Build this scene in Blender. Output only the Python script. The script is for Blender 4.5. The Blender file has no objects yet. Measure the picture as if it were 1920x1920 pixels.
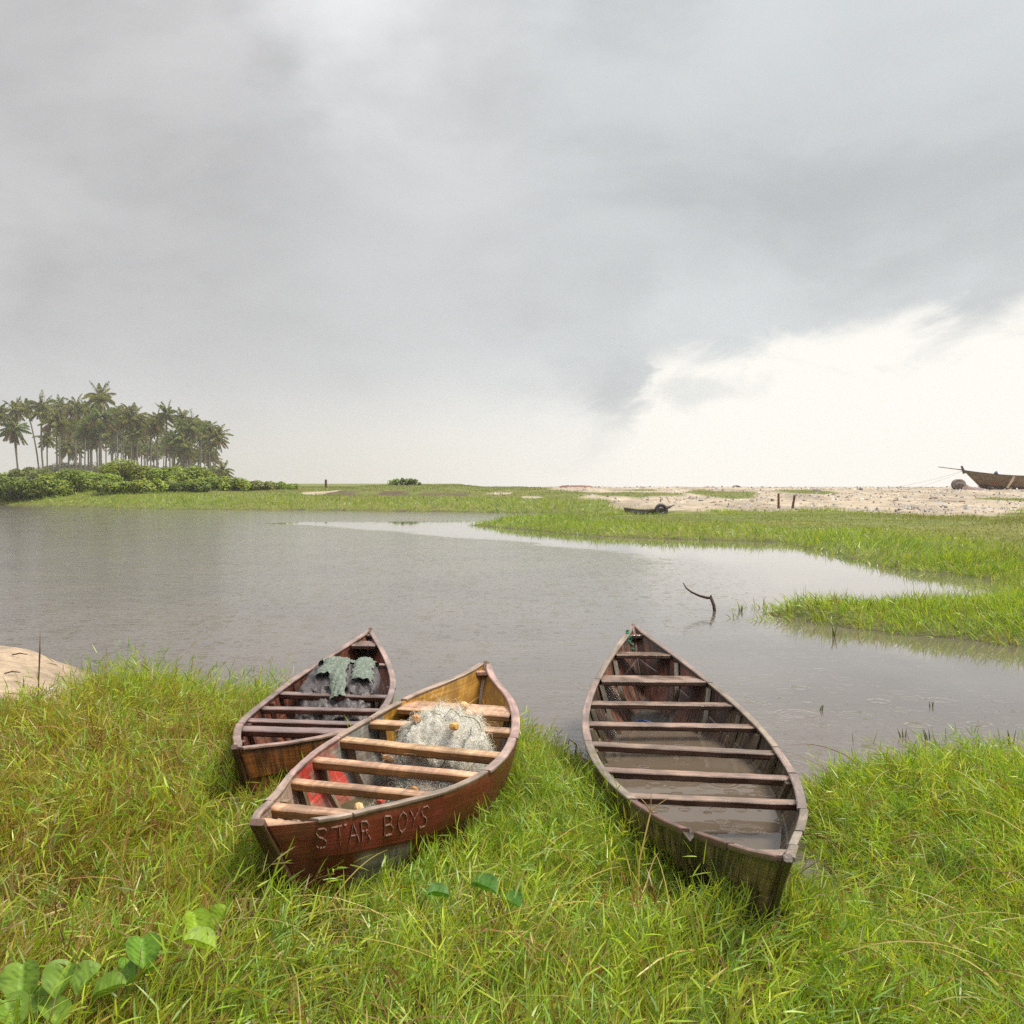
import bpy, math, random
import numpy as np
from mathutils import Vector
R = math.radians
rng = np.random.default_rng(7)
random.seed(7)
scene = bpy.context.scene
COL = scene.collection

# ------------------------------------------------------------------ camera numbers (used to lay things out at real distances)
F, H, PITCH = 1900.0, 2.0, math.atan(55 / 1900.0)
def at(px, py, z):
    """a point of the photograph at height z, in metres (x right, y away, z above the lake)"""
    dx = (px - 960) / F; dv = (960 - py) / F
    dy = math.cos(PITCH) + dv * math.sin(PITCH); dz = -math.sin(PITCH) + dv * math.cos(PITCH)
    k = (z - H) / dz
    return (dx * k, dy * k)
def far(px, py, y):
    """a point of the photograph at distance y"""
    dx = (px - 960) / F; dv = (960 - py) / F
    dy = math.cos(PITCH) + dv * math.sin(PITCH); dz = -math.sin(PITCH) + dv * math.cos(PITCH)
    k = y / dy
    return (dx * k, y, H + dz * k)

# ------------------------------------------------------------------ noise
_T = np.random.default_rng(3).random((256, 256))
def vn(x, y):
    x = np.asarray(x, float); y = np.asarray(y, float)
    xi = np.floor(x).astype(int); yi = np.floor(y).astype(int)
    fx = x - xi; fy = y - yi
    fx = fx * fx * (3 - 2 * fx); fy = fy * fy * (3 - 2 * fy)
    a = _T[xi & 255, yi & 255]; b = _T[(xi + 1) & 255, yi & 255]
    c = _T[xi & 255, (yi + 1) & 255]; d = _T[(xi + 1) & 255, (yi + 1) & 255]
    return (a * (1 - fx) + b * fx) * (1 - fy) + (c * (1 - fx) + d * fx) * fy
def fbm(x, y, o=4):
    s = 0; a = .5; t = 0
    for k in range(o):
        s = s + a * vn(x * 2 ** k + 17.3 * k, y * 2 ** k + 9.1 * k); t += a; a *= .5
    return s / t
def sstep(a, b, x):
    t = np.clip((np.asarray(x, float) - a) / (b - a), 0, 1)
    return t * t * (3 - 2 * t)
def nrm(v):
    return v / (np.linalg.norm(v, axis=-1, keepdims=True) + 1e-12)

# ------------------------------------------------------------------ mesh helpers
def mesh_np(name, V, Fq, mat, C=None, UV=None, parent=None, loc=(0, 0, 0), smooth=True):
    V = np.asarray(V, np.float32) - np.asarray(loc, np.float32)
    Fq = np.asarray(Fq, np.int32); k = Fq.shape[1]
    me = bpy.data.meshes.new(name)
    me.vertices.add(len(V)); me.vertices.foreach_set('co', V.ravel())
    me.loops.add(Fq.size); me.loops.foreach_set('vertex_index', Fq.ravel())
    me.polygons.add(len(Fq)); me.polygons.foreach_set('loop_start', np.arange(0, Fq.size, k, dtype=np.int32))
    me.update(calc_edges=True)
    if smooth:
        me.polygons.foreach_set('use_smooth', np.ones(len(Fq), bool))
    if C is not None:
        c4 = np.ones((len(V), 4), np.float32); c4[:, :3] = C
        me.color_attributes.new('Col', 'FLOAT_COLOR', 'POINT').data.foreach_set('color', c4.ravel())
    if UV is not None:
        me.uv_layers.new(name='UVMap').data.foreach_set('uv', np.asarray(UV, np.float32)[Fq.ravel()].ravel())
    me.materials.append(mat)
    o = bpy.data.objects.new(name, me); COL.objects.link(o)
    if parent is not None: o.parent = parent
    return o

class MB:
    """collects shapes into one mesh: vertices, faces, uv and colour"""
    def __init__(s): s.v = []; s.f = []; s.c = []; s.uv = []
    def add(s, V, Fc, C=(1, 1, 1), UV=None):
        o = len(s.v); V = [tuple(map(float, p)) for p in V]
        s.v += V; s.f += [tuple(int(i) + o for i in q) for q in Fc]
        C = np.asarray(C, float)
        s.c += [tuple(C)] * len(V) if C.ndim == 1 else [tuple(c) for c in C]
        s.uv += [tuple(u) for u in UV] if UV is not None else [(p[0], p[1]) for p in V]
    def build(s, name, mat, parent=None, loc=(0, 0, 0), smooth=False):
        me = bpy.data.meshes.new(name)
        L = Vector(loc)
        me.from_pydata([Vector(p) - L for p in s.v], [], s.f); me.update()
        ca = me.color_attributes.new('Col', 'FLOAT_COLOR', 'POINT')
        ca.data.foreach_set('color', [x for c in s.c for x in (*c[:3], 1.0)])
        ul = me.uv_layers.new(name='UVMap')
        li = [l.vertex_index for l in me.loops]
        ul.data.foreach_set('uv', [x for i in li for x in s.uv[i]])
        if smooth:
            for p in me.polygons: p.use_smooth = True
        for m in (mat if isinstance(mat, (list, tuple)) else [mat]): me.materials.append(m)
        o = bpy.data.objects.new(name, me); COL.objects.link(o)
        if parent is not None: o.parent = parent
        return o

def grid_faces(nr, nc, close=False):
    f = []
    for i in range(nr - 1):
        for j in range(nc if close else nc - 1):
            j2 = (j + 1) % nc
            f.append((i * nc + j, i * nc + j2, (i + 1) * nc + j2, (i + 1) * nc + j))
    return f

def tube(mb, pts, rad, n=6, C=(1, 1, 1), caps=True):
    pts = np.asarray(pts, float); m = len(pts)
    rad = np.full(m, rad) if np.isscalar(rad) else np.asarray(rad, float)
    tan = nrm(np.gradient(pts, axis=0))
    ref = np.array([0, 0, 1.0]) if abs(tan[0][2]) < .9 else np.array([1.0, 0, 0])
    V = []; UV = []; ln = 0
    a = nrm(np.cross(tan[0], ref))
    for i in range(m):
        a = nrm(a - tan[i] * (a @ tan[i])); b = np.cross(tan[i], a)
        if i: ln += np.linalg.norm(pts[i] - pts[i - 1])
        for k in range(n):
            t = 2 * math.pi * k / n
            V.append(pts[i] + rad[i] * (a * math.cos(t) + b * math.sin(t))); UV.append((ln, k / n * .3))
    Fc = grid_faces(m, n, True)
    if caps: Fc += [tuple(range(n))[::-1], tuple((m - 1) * n + k for k in range(n))]
    mb.add(V, Fc, C, UV)

def beam(mb, p0, p1, w, h, up=(0, 0, 1), C=(1, 1, 1), seg=8, wob=.003, bev=.18, side=None):
    """a hewn plank from p0 to p1; its top face runs through p0-p1"""
    p0 = np.asarray(p0, float); p1 = np.asarray(p1, float); up = np.asarray(up, float)
    d = p1 - p0; ln = np.linalg.norm(d); d = d / ln
    s = nrm(np.cross(d, up)); u = np.cross(s, d)
    b = bev * min(w, h)
    prof = [(-w / 2, -b), (-w / 2 + b, 0), (w / 2 - b, 0), (w / 2, -b), (w / 2, -h + b), (w / 2 - b, -h), (-w / 2 + b, -h), (-w / 2, -h + b)]
    per = [0.]
    for k in range(1, 8): per.append(per[-1] + math.dist(prof[k], prof[k - 1]))
    V = []; UV = []; o = random.uniform(0, 9)
    for i in range(seg + 1):
        t = i / seg; c = p0 + d * ln * t + u * random.uniform(-wob, wob) + s * random.uniform(-wob, wob)
        for k, (x, y) in enumerate(prof):
            V.append(c + s * (x + random.uniform(-wob, wob) * .6) + u * (y + random.uniform(-wob, wob) * .6))
            UV.append((ln * t + o, per[k] + o))
    Fc = [tuple(reversed(q)) for q in grid_faces(seg + 1, 8, True)] + [tuple(range(8)), tuple(seg * 8 + k for k in range(8))[::-1]]
    if side is not None: C = [C if i % 8 in (1, 2) else side for i in range(len(V))]  # top face paler than the sides: sky light and shade put into the colour
    mb.add(V, Fc, C, UV)

def ribbons(root, D0, L, W, droop, col, segs=3, prof=None, side=None, bend=None):
    """N thin tapering blades as arrays: vertices, quads, colours"""
    N = len(root); D0 = nrm(D0)
    if side is None: side = rng.normal(size=(N, 3))
    S = nrm(np.cross(D0, side))
    if prof is None: prof = np.interp(np.linspace(0, 1, segs + 1), [0, .3, .7, 1], [.75, 1, .7, .06])
    V = np.empty((N, segs + 1, 2, 3)); p = np.array(root, float)
    for k in range(segs + 1):
        w = (W * prof[k] / 2)[:, None]
        V[:, k, 0] = p - S * w; V[:, k, 1] = p + S * w
        d = D0.copy(); d[:, 2] -= droop * (k + .5) / segs
        if bend is not None: d = d + bend * ((k + .5) / segs)
        p = p + nrm(d) * (L / segs)[:, None]
    base = (np.arange(N) * (segs + 1) * 2)[:, None, None]
    k = np.arange(segs)[None, :, None] * 2
    Fq = (base + k + np.array([0, 1, 3, 2])[None, None, :]).reshape(-1, 4)
    C = np.repeat(col, (segs + 1) * 2, axis=0)
    return V.reshape(-1, 3), Fq, C
def along(root, D0, L, droop, t, segs=4):
    """position and direction at t on the same curve as ribbons() draws"""
    D0 = nrm(D0); p = np.array(root, float); step = 12
    for k in range(step):
        tt = t * (k + .5) / step
        d = D0.copy(); d[:, 2] -= droop * tt
        p = p + nrm(d) * (L * t / step)[:, None]
    d = D0.copy(); d[:, 2] -= droop * t
    return p, nrm(d)
class Rib:
    def __init__(s): s.V = []; s.F = []; s.C = []; s.n = 0
    def add(s, V, Fq, C): s.V.append(V); s.F.append(Fq + s.n); s.C.append(C); s.n += len(V)
    def build(s, name, mat, **k):
        return mesh_np(name, np.concatenate(s.V), np.concatenate(s.F), mat, C=np.concatenate(s.C), **k)

def tag(o, label=None, cat=None, group=None, kind=None):
    if label: o['label'] = label
    if cat: o['category'] = cat
    if group: o['group'] = group
    if kind: o['kind'] = kind
    return o
def empty(name, loc):
    o = bpy.data.objects.new(name, None); o.location = loc; o.empty_display_size = .2; COL.objects.link(o); return o

# ------------------------------------------------------------------ materials
class NT:
    def __init__(s, tree): s.t = tree; tree.nodes.clear()
    def n(s, typ, **kw):
        nd = s.t.nodes.new(typ)
        for k, v in kw.items(): setattr(nd, k, v)
        return nd
    def set(s, sock, v):
        if v is None: return
        if isinstance(v, bpy.types.NodeSocket): s.t.links.new(v, sock)
        else: sock.default_value = v
    def m(s, op, a, b=None, c=None, clamp=False):
        nd = s.n('ShaderNodeMath', operation=op, use_clamp=clamp)
        s.set(nd.inputs[0], a)
        if b is not None: s.set(nd.inputs[1], b)
        if c is not None: s.set(nd.inputs[2], c)
        return nd.outputs[0]
    def mix(s, f, a, b, bt='MIX'):
        nd = s.n('ShaderNodeMix', data_type='RGBA', blend_type=bt)
        s.set(nd.inputs[0], f); s.set(nd.inputs[6], a); s.set(nd.inputs[7], b)
        return nd.outputs[2]
    def rng(s, x, a, b, c=0., d=1., smooth=True):
        nd = s.n('ShaderNodeMapRange', interpolation_type='SMOOTHSTEP' if smooth else 'LINEAR')
        s.set(nd.inputs[0], x); s.set(nd.inputs[1], a); s.set(nd.inputs[2], b); s.set(nd.inputs[3], c); s.set(nd.inputs[4], d)
        return nd.outputs[0]
    def noise(s, vec, scale, detail=4, rough=.55, dist=0., dim='3D'):
        nd = s.n('ShaderNodeTexNoise', noise_dimensions=dim)
        if vec is not None: s.set(nd.inputs['Vector'], vec)
        nd.inputs['Scale'].default_value = scale; nd.inputs['Detail'].default_value = detail
        nd.inputs['Roughness'].default_value = rough; nd.inputs['Distortion'].default_value = dist
        return nd.outputs['Fac']
    def map(s, vec, sc=(1, 1, 1), loc=(0, 0, 0), rot=(0, 0, 0)):
        nd = s.n('ShaderNodeMapping'); s.set(nd.inputs[0], vec)
        nd.inputs[1].default_value = loc; nd.inputs[2].default_value = rot; nd.inputs[3].default_value = sc
        return nd.outputs[0]
    def bump(s, h, strength, dist):
        nd = s.n('ShaderNodeBump'); s.set(nd.inputs['Height'], h)
        s.set(nd.inputs['Strength'], strength); nd.inputs['Distance'].default_value = dist
        return nd.outputs[0]
def new_mat(name):
    m = bpy.data.materials.new(name); m.use_nodes = True
    return m, NT(m.node_tree)
def finish(T, color, rough, normal=None, spec=.5, **kw):
    p = T.n('ShaderNodeBsdfPrincipled'); o = T.n('ShaderNodeOutputMaterial')
    T.set(p.inputs['Base Color'], color); T.set(p.inputs['Roughness'], rough)
    p.inputs['Specular IOR Level'].default_value = spec
    if normal is not None: T.set(p.inputs['Normal'], normal)
    for k, v in kw.items(): T.set(p.inputs[k], v)
    T.t.links.new(p.outputs[0], o.inputs[0])
    return p
def col_attr(T): return T.n('ShaderNodeAttribute', attribute_name='Col').outputs['Color']

def wood_mat(name, r0=.28, r1=.6, grain=.55, streak=None, bump=.5, wet=.5):
    """weathered wet boat timber: vertex colour, grain along u, blotches, damp patches"""
    m, T = new_mat(name); c = col_attr(T)
    uv = T.n('ShaderNodeTexCoord').outputs['UV']; ob = T.n('ShaderNodeTexCoord').outputs['Object']
    g = T.noise(T.map(uv, (3.5, 70, 1)), 1, 6, .62, .6)
    b = T.noise(ob, 5.5, 5, .6)
    fine = T.noise(ob, 90, 3, .6)
    k = T.m('MULTIPLY_ADD', T.rng(g, .3, .72), grain, 1 - grain * .62)
    k = T.m('MULTIPLY', k, T.m('MULTIPLY_ADD', T.rng(b, .3, .7), .6, .68))
    k = T.m('MULTIPLY', k, T.m('MULTIPLY_ADD', fine, .3, .85))
    kc = T.n('ShaderNodeCombineColor')
    for i in range(3): T.set(kc.inputs[i], k)
    cc = T.mix(1., c, kc.outputs[0], 'MULTIPLY')
    if streak is not None:   # runs and stains down the planks
        st = T.noise(T.map(uv, (26, 2.4, 1)), 1, 5, .6, .8)
        st2 = T.noise(T.map(uv, (1.8, 1.2, 1)), 1.6, 4, .6)
        f = T.m('MULTIPLY', T.rng(T.m('ADD', st, T.m('MULTIPLY', st2, .7)), .72, .98), streak[1])
        cc = T.mix(f, cc, (*streak[0], 1))
    rr = T.rng(T.m('ADD', b, T.m('MULTIPLY', g, .3)), .45, .85, r0, r1)
    h = T.m('ADD', g, T.m('MULTIPLY', fine, .4))
    finish(T, cc, rr, T.bump(h, bump, .004), .5)
    return m
def rough_mat(name, rough=.8, ns=14, amp=.5, bump=.4, bd=.02, spec=.3):
    m, T = new_mat(name); c = col_attr(T)
    ob = T.n('ShaderNodeTexCoord').outputs['Object']
    b = T.noise(ob, ns, 6, .6)
    k = T.m('MULTIPLY_ADD', T.rng(b, .25, .75), amp, 1 - amp * .5)
    kc = T.n('ShaderNodeCombineColor')
    for i in range(3): T.set(kc.inputs[i], k)
    finish(T, T.mix(1., c, kc.outputs[0], 'MULTIPLY'), rough, T.bump(b, bump, bd), spec)
    return m
def leaf_mat(name, rough=.38, trans=.42, spec=.5, gain=1.0):
    m, T = new_mat(name); c = col_attr(T)
    p = T.n('ShaderNodeBsdfPrincipled'); T.set(p.inputs['Base Color'], c)
    p.inputs['Roughness'].default_value = rough; p.inputs['Specular IOR Level'].default_value = spec
    tr = T.n('ShaderNodeBsdfTranslucent'); T.set(tr.inputs[0], T.mix(1., c, (1.25, 1.2, .7, 1), 'MULTIPLY'))
    mx = T.n('ShaderNodeMixShader'); mx.inputs[0].default_value = trans
    T.t.links.new(p.outputs[0], mx.inputs[1]); T.t.links.new(tr.outputs[0], mx.inputs[2])
    o = T.n('ShaderNodeOutputMaterial'); T.t.links.new(mx.outputs[0], o.inputs[0])
    return m
M_GRASS = leaf_mat('grass_blades'); M_LEAF = leaf_mat('leaves', .5, .3, .25); M_PALM = leaf_mat('palm_fronds', .5, .25, .25)
M_WOOD = wood_mat('wet_timber', .14, .5, .6); M_RAIL = wood_mat('worn_rail_timber', .25, .6, .55)
M_TAN = wood_mat('pale_sawn_timber', .3, .6, .65, ((.10, .05, .02), .45))
M_HULL1 = wood_mat('brown_hull_planks', .25, .55, .55, ((.03, .012, .008), .8))
M_HULL2 = wood_mat('painted_hull_planks', .28, .55, .45, ((.06, .010, .008), .40))
M_HULL3 = wood_mat('stained_dark_hull_planks', .25, .5, .5, ((.012, .009, .007), .92))
M_BARK = rough_mat('bark', .85, 6, .7, .6, .03)
M_ROUGH = rough_mat('plain_rough', .7, 20, .5)
M_DEBRIS = rough_mat('beach_debris', .6, 30, .3, .2)
M_PAINT = rough_mat('faded_lettering_paint', .6, 60, .7, .2, .002)
M_FIBRE = leaf_mat('net_fibre', .35, .3, .5)
M_RUBBER = rough_mat('black_rubber', .55, 30, .3, .3, .01, .4)
def tarp_mat():
    m, T = new_mat('dark_plastic_sheet'); c = col_attr(T)
    ob = T.n('ShaderNodeTexCoord').outputs['Object']
    a = T.noise(ob, 22, 5, .6, 1.2)
    finish(T, c, .40, T.bump(a, .6, .02), .45)
    return m
def cloth_mat():
    m, T = new_mat('wet_green_cloth'); c = col_attr(T)
    ob = T.n('ShaderNodeTexCoord').outputs['Object']
    a = T.noise(ob, 45, 4, .6, 1.5); b = T.noise(ob, 400, 2)
    finish(T, T.mix(T.rng(a, .35, .7), T.mix(1., c, (.45, .5, .5, 1), 'MULTIPLY'), c), .7, T.bump(T.m('ADD', a, T.m('MULTIPLY', b, .2)), .7, .015), .3)
    return m
M_TARP = tarp_mat(); M_CLOTH = cloth_mat()

def ground_mat():
    m, T = new_mat('ground_soil_and_sand'); c = col_attr(T)
    ob = T.n('ShaderNodeTexCoord').outputs['Object']
    a = T.noise(ob, 1.1, 6, .65); b = T.noise(ob, 9, 5, .65); d = T.noise(ob, 70, 3, .6)
    k = T.m('MULTIPLY', T.m('MULTIPLY_ADD', T.rng(a, .3, .7), .4, .8), T.m('MULTIPLY_ADD', T.rng(b, .3, .7), .4, .8))
    k = T.m('MULTIPLY', k, T.m('MULTIPLY_ADD', d, .5, .75))
    kc = T.n('ShaderNodeCombineColor')
    for i in range(3): T.set(kc.inputs[i], k)
    finish(T, T.mix(1., c, kc.outputs[0], 'MULTIPLY'), .85, T.bump(T.m('ADD', b, T.m('MULTIPLY', d, .3)), .6, .05), .25)
    return m
def water_mat(name, base, inside=False):
    m, T = new_mat(name)
    ob = T.n('ShaderNodeTexCoord').outputs['Object']
    if inside:
        h = T.m('MULTIPLY', T.noise(T.map(ob, (5, 9, 1)), 1, 2, .5), .5)
        layers = [(3.4, .40, 30, 1.0), (6.5, .4, 26, .5)]
        calm = None
    else:
        # wind streaks: rain-pocked water against a smoother sheltered tongue
        sep = T.n('ShaderNodeSeparateXYZ'); T.set(sep.inputs[0], ob)
        w = T.noise(T.map(ob, (.09, .12, 1)), 1, 5, .6, .5)
        fc = T.n('ShaderNodeFloatCurve'); cu = fc.mapping.curves[0]
        for i, (yy, xx) in enumerate([(0, 6), (8.5, 2.7), (11, 1.8), (15.5, 2.2), (20, 3.3), (24.5, 4.0), (30, 2.4), (36, -1.5), (47.5, -9.5), (50, -12), (53, 4), (56, 30), (80, 40)]):
            pt = (yy / 80., (xx + 20) / 60.)
            if i == 0: cu.points[0].location = pt
            elif i == 12: cu.points[1].location = pt
            else: cu.points.new(*pt)
        fc.mapping.update(); T.set(fc.inputs[1], T.m('DIVIDE', sep.outputs[1], 80.))
        xb = T.m('MULTIPLY_ADD', fc.outputs[0], 60., -20.)
        dx = T.m('ADD', T.m('SUBTRACT', sep.outputs[0], xb), T.m('MULTIPLY', T.m('SUBTRACT', w, .5), 5.))
        sf = T.rng(sep.outputs[1], 18., 30., 2.6, .7)
        calm = T.m('MULTIPLY', T.rng(T.m('DIVIDE', dx, sf), -1., 1.), T.rng(sep.outputs[1], 5.5, 10.5))
        h1 = T.noise(T.map(ob, (4., 9., 1)), 1, 4, .6, .4)
        h2 = T.noise(T.map(ob, (.9, 2.4, 1)), 1, 3, .5, .3)
        h3 = T.noise(T.map(ob, (14., 26., 1)), 1, 3, .6)
        h = T.m('ADD', T.m('MULTIPLY', h1, .55), T.m('ADD', T.m('MULTIPLY', h2, .9), T.m('MULTIPLY', h3, .30)))
        h = T.m('MULTIPLY', h, T.m('MULTIPLY_ADD', calm, -.75, 1.))
        layers = [(1.9, .42, 30, .9), (3.7, .42, 26, .7), (8., .40, 18, .4)]
    for sc, rm, sharp, amp in layers:
        vo = T.n('ShaderNodeTexVoronoi', voronoi_dimensions='2D', feature='F1')
        T.set(vo.inputs['Vector'], ob); vo.inputs['Scale'].default_value = sc; vo.inputs['Randomness'].default_value = .9
        cs = T.n('ShaderNodeSeparateColor'); T.set(cs.inputs[0], vo.outputs['Color'])
        age = cs.outputs[0]
        r = T.m('MULTIPLY', age, rm)
        for kk in (1., .62):
            q = T.m('MULTIPLY', T.m('SUBTRACT', vo.outputs['Distance'], T.m('MULTIPLY', r, kk)), sharp)
            ring = T.m('EXPONENT', T.m('MULTIPLY', T.m('MULTIPLY', q, q), -1.))
            fade = T.m('MULTIPLY', T.m('SUBTRACT', 1.05, age), T.rng(cs.outputs[1], .35, .6))
            h = T.m('ADD', h, T.m('MULTIPLY', T.m('MULTIPLY', ring, fade), amp * kk))
    nb = T.bump(h, .55 if inside else T.m('MULTIPLY_ADD', calm, -.575, .6), .010 if inside else .016)
    rough = .03 if inside else T.m('MULTIPLY_ADD', calm, -.09, .11)
    mud = T.mix(T.rng(T.noise(ob, .35, 4, .6), .35, .7), (*base, 1), (base[0] * .8, base[1] * .8, base[2] * .82, 1))
    p = finish(T, mud, rough, nb, .5); T.set(p.inputs['IOR'], 1.333 if inside else T.m('MULTIPLY_ADD', calm, .22, 1.36))
    return m
M_GROUND = ground_mat()
M_WATER = water_mat('lake_water', (.112, .092, .079))
M_BILGE = water_mat('rain_water_in_boat', (.105, .080, .058), True)

# ------------------------------------------------------------------ the lie of the land
NEAR = np.array([(-60, 18), (-20, 13), (-9, 11.9), (-5.7, 11.4), (-4.8, 11.05), (-4.35, 10.5), (-3.9, 9.6), (-2.9, 9.0), (-1.9, 8.4), (-1.2, 8.1), (-.6, 7.6),
                 (.1, 7.6), (.42, 7.0), (.8, 6.6), (1.1, 6.4), (1.45, 6.0), (1.36, 5.3), (1.26, 4.75), (1.5, 4.65), (1.75, 5.1), (1.78, 5.9), (2.1, 6.6), (2.8, 6.9),
                 (3.6, 6.95), (5, 6.7), (9, 6.5), (60, 6), (60, -40), (-60, -40)], float)
FARL = np.array([(60, 9.5), (12, 11.2), (7.6, 11.7), (6.2, 12.3), (5.7, 12.9), (5.15, 13.2), (4.65, 13.8), (4.15, 14.6), (3.75, 15.4), (4.3, 15.9), (5.1, 16.0),
                 (6.4, 16.1), (7.4, 16.3), (8.5, 17.0), (9.4, 19), (9.9, 21), (9.7, 22.2), (9, 23), (8.8, 24.5), (8.9, 28), (9, 31.7), (9., 34.), (6.4, 35.5), (2.8, 38), (.9, 42.2),
                 (-2, 47.5), (-.3, 52), (4, 54), (6.6, 56.7), (8.3, 58.5), (6.2, 62), (3.1, 65.5), (-4, 69), (-13.8, 73), (-26, 76), (-41.7, 88), (-47, 90.5),
                 (-70, 93), (-150, 100), (-400, 110), (-400, 700), (400, 700), (400, 8)], float)
def sdist(x, y, P):
    """signed distance to a shoreline, positive on land"""
    x = np.asarray(x, float).ravel(); y = np.asarray(y, float).ravel()
    best = np.full(len(x), 1e9); ins = np.zeros(len(x), bool)
    for i in range(len(P)):
        a = P[i]; b = P[(i + 1) % len(P)]; ab = b - a
        t = np.clip(((x - a[0]) * ab[0] + (y - a[1]) * ab[1]) / (ab @ ab), 0, 1)
        best = np.minimum(best, np.hypot(x - a[0] - t * ab[0], y - a[1] - t * ab[1]))
        c = (a[1] > y) != (b[1] > y)
        with np.errstate(divide='ignore', invalid='ignore'):
            xx = a[0] + (y - a[1]) / (b[1] - a[1] + 1e-12) * ab[0]
        ins ^= c & (x < xx)
    return np.where(ins, best, -best)
PATCH = [(10.2, 84.5, 4.2, 6), (17.9, 85, 2.9, 8), (26.5, 91, 2.4, 5), (36.8, 75, 2.4, 4.5), (12.2, 94, 1.8, 2.2), (47, 80, 5, 5)]
def sandy(x, y):
    """1 on bare sand"""
    n = (fbm(x * .35, y * .18) - .5)
    lim = np.interp(x, [5, 8.5, 10, 13, 18, 20, 23, 28, 60], [64, 62.5, 60.5, 56.5, 56, 49.5, 47.5, 55.5, 55])
    s = sstep(-1.2, 1.2, y - lim + n * 5)
    left = np.interp(y, [58, 66, 75, 95, 110, 160], [7.2, 7., 6.6, 4.8, 2.5, -2])
    s = s * sstep(-1.0, 1.0, x - left + n * 4)
    for cx, cy, rx, ry in PATCH:
        s = s * sstep(.75, 1.1, np.hypot((x - cx) / rx, (y - cy) / ry) + n * .9)
    for cx, cy, rx, ry in [(-16.6, 87.5, 1.5, 3.5), (-1.2, 86, 1.3, 2.4), (1.6, 79.5, 1.0, 2.)]:
        s = np.maximum(s, sstep(1.15, .8, np.hypot((x - cx) / rx, (y - cy) / ry) + n * .8))
    spit = sstep(8.3, 8.8, y + n * .6) * sstep(-3.7, -4.0, x + n * .3) * (y < 20)
    return np.maximum(s * (y > 40), spit)
def height(x, y):
    sh = np.shape(x); x = np.asarray(x, float).ravel(); y = np.asarray(y, float).ravel()
    d1 = sdist(x, y, NEAR); d2 = sdist(x, y, FARL)
    n = fbm(x * .9, y * .9) - .5; n2 = fbm(x * 3.1, y * 3.1, 3) - .5
    z1 = np.where(d1 > 0, .52 * (1 - np.exp(-np.maximum(d1, 0) / 2.7)), np.maximum(-.6, d1 * .35))
    z1 = z1 + np.where(d1 > .1, .10 * n + .05 * n2, 0) * np.clip(d1 * 2, 0, 1)
    z1 = z1 + .16 * np.exp(-(((x + 3.0) / 1.4) ** 2 + ((y - 5.6) / 1.5) ** 2))
    z1 = z1 + np.where(d1 > 0, .21 * np.exp(-(((x + 6.7) / 2.3) ** 4 + ((y - 10.) / 1.1) ** 4)), 0) * np.clip(d1 * 2.2, 0, 1)
    z1 = z1 + .14 * np.exp(-(((x - .85) / .42) ** 2 + ((y - 3.65) / .5) ** 2))
    z2 = np.where(d2 > 0, .42 * (1 - np.exp(-np.maximum(d2, 0) / 2.2)), np.maximum(-.6, d2 * .3))
    ridge = 1.06 * sstep(56, 108, y) * np.clip(d2 / 6, 0, 1)
    ridge = ridge - 3.2 * sstep(124, 165, y) * sstep(-28, -14, x)
    z2 = z2 + ridge + np.where(d2 > .3, (.16 * n + .10 * (fbm(x * .25, y * .25) - .5)), 0)
    scarp = sstep(84, 85.2, y + 2 * n) * sstep(-17, -14, x) * sstep(-3, -6, x)
    z2 = z2 + .22 * scarp
    return np.where(d1 > d2, z1, z2).reshape(sh)
def zat(x, y): return float(height(np.array([x]), np.array([y]))[0])

def build_ground():
    nc, nr = 560, 520
    th = np.linspace(-1, 1, nc); tx = np.sign(th) * (np.abs(th) * .75 + np.abs(th) ** 4 * 1.6)
    yy = -4.5 + np.concatenate([np.linspace(0, 9.5, 200), 9.5 + (np.exp(np.linspace(0, 1, nr - 200 + 1)[1:] * math.log(61.)) - 1) / 60 * 520])
    X = tx[None, :] * (yy[:, None] + 7.5); Y = np.repeat(yy[:, None], nc, 1)
    x = X.ravel(); y = Y.ravel(); z = height(x, y)
    s = sandy(x, y)[:, None]
    n = fbm(x * .6, y * .6)[:, None]; n3 = fbm(x * .12 + 5, y * .2)[:, None]
    soil = np.array([.045, .036, .018]) * (1 - n) + np.array([.075, .062, .024]) * n
    green = np.array([.085, .115, .020]) * (1 - n3) + np.array([.135, .125, .028]) * n3
    brown = np.array([.075, .05, .03])
    sc = (sstep(80, 83, y) * sstep(88, 85.5, y) * sstep(-18, -15, x) * sstep(-2, -5, x) * sstep(.25, .55, fbm(x * .5, y * .5)))[:, None]
    g = np.where((y < 11)[:, None], soil, green); g = g * (1 - sc) + brown * sc
    sand = np.where((y < 20)[:, None], np.array([.42, .32, .225]), np.array([.325, .265, .195])) * (.75 + .45 * n) * (1 - .28 * sstep(.45, .7, fbm(x * .5, y * .22)))[:, None]
    c = g * (1 - s) + sand * s
    mud = (sstep(.10, -.05, z))[:, None]; c = c * (1 - mud) + np.array([.05, .04, .03]) * mud
    o = mesh_np('ground', np.column_stack([x, y, z]), grid_faces(nr, nc), M_GROUND, C=c)
    tag(o, kind='structure')
build_ground()
mw = MB(); mw.add([(-420, -30, 0), (420, -30, 0), (420, 132, 0), (-420, 132, 0)], [(0, 1, 2, 3)])
tag(mw.build('water', M_WATER), kind='structure')

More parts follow.
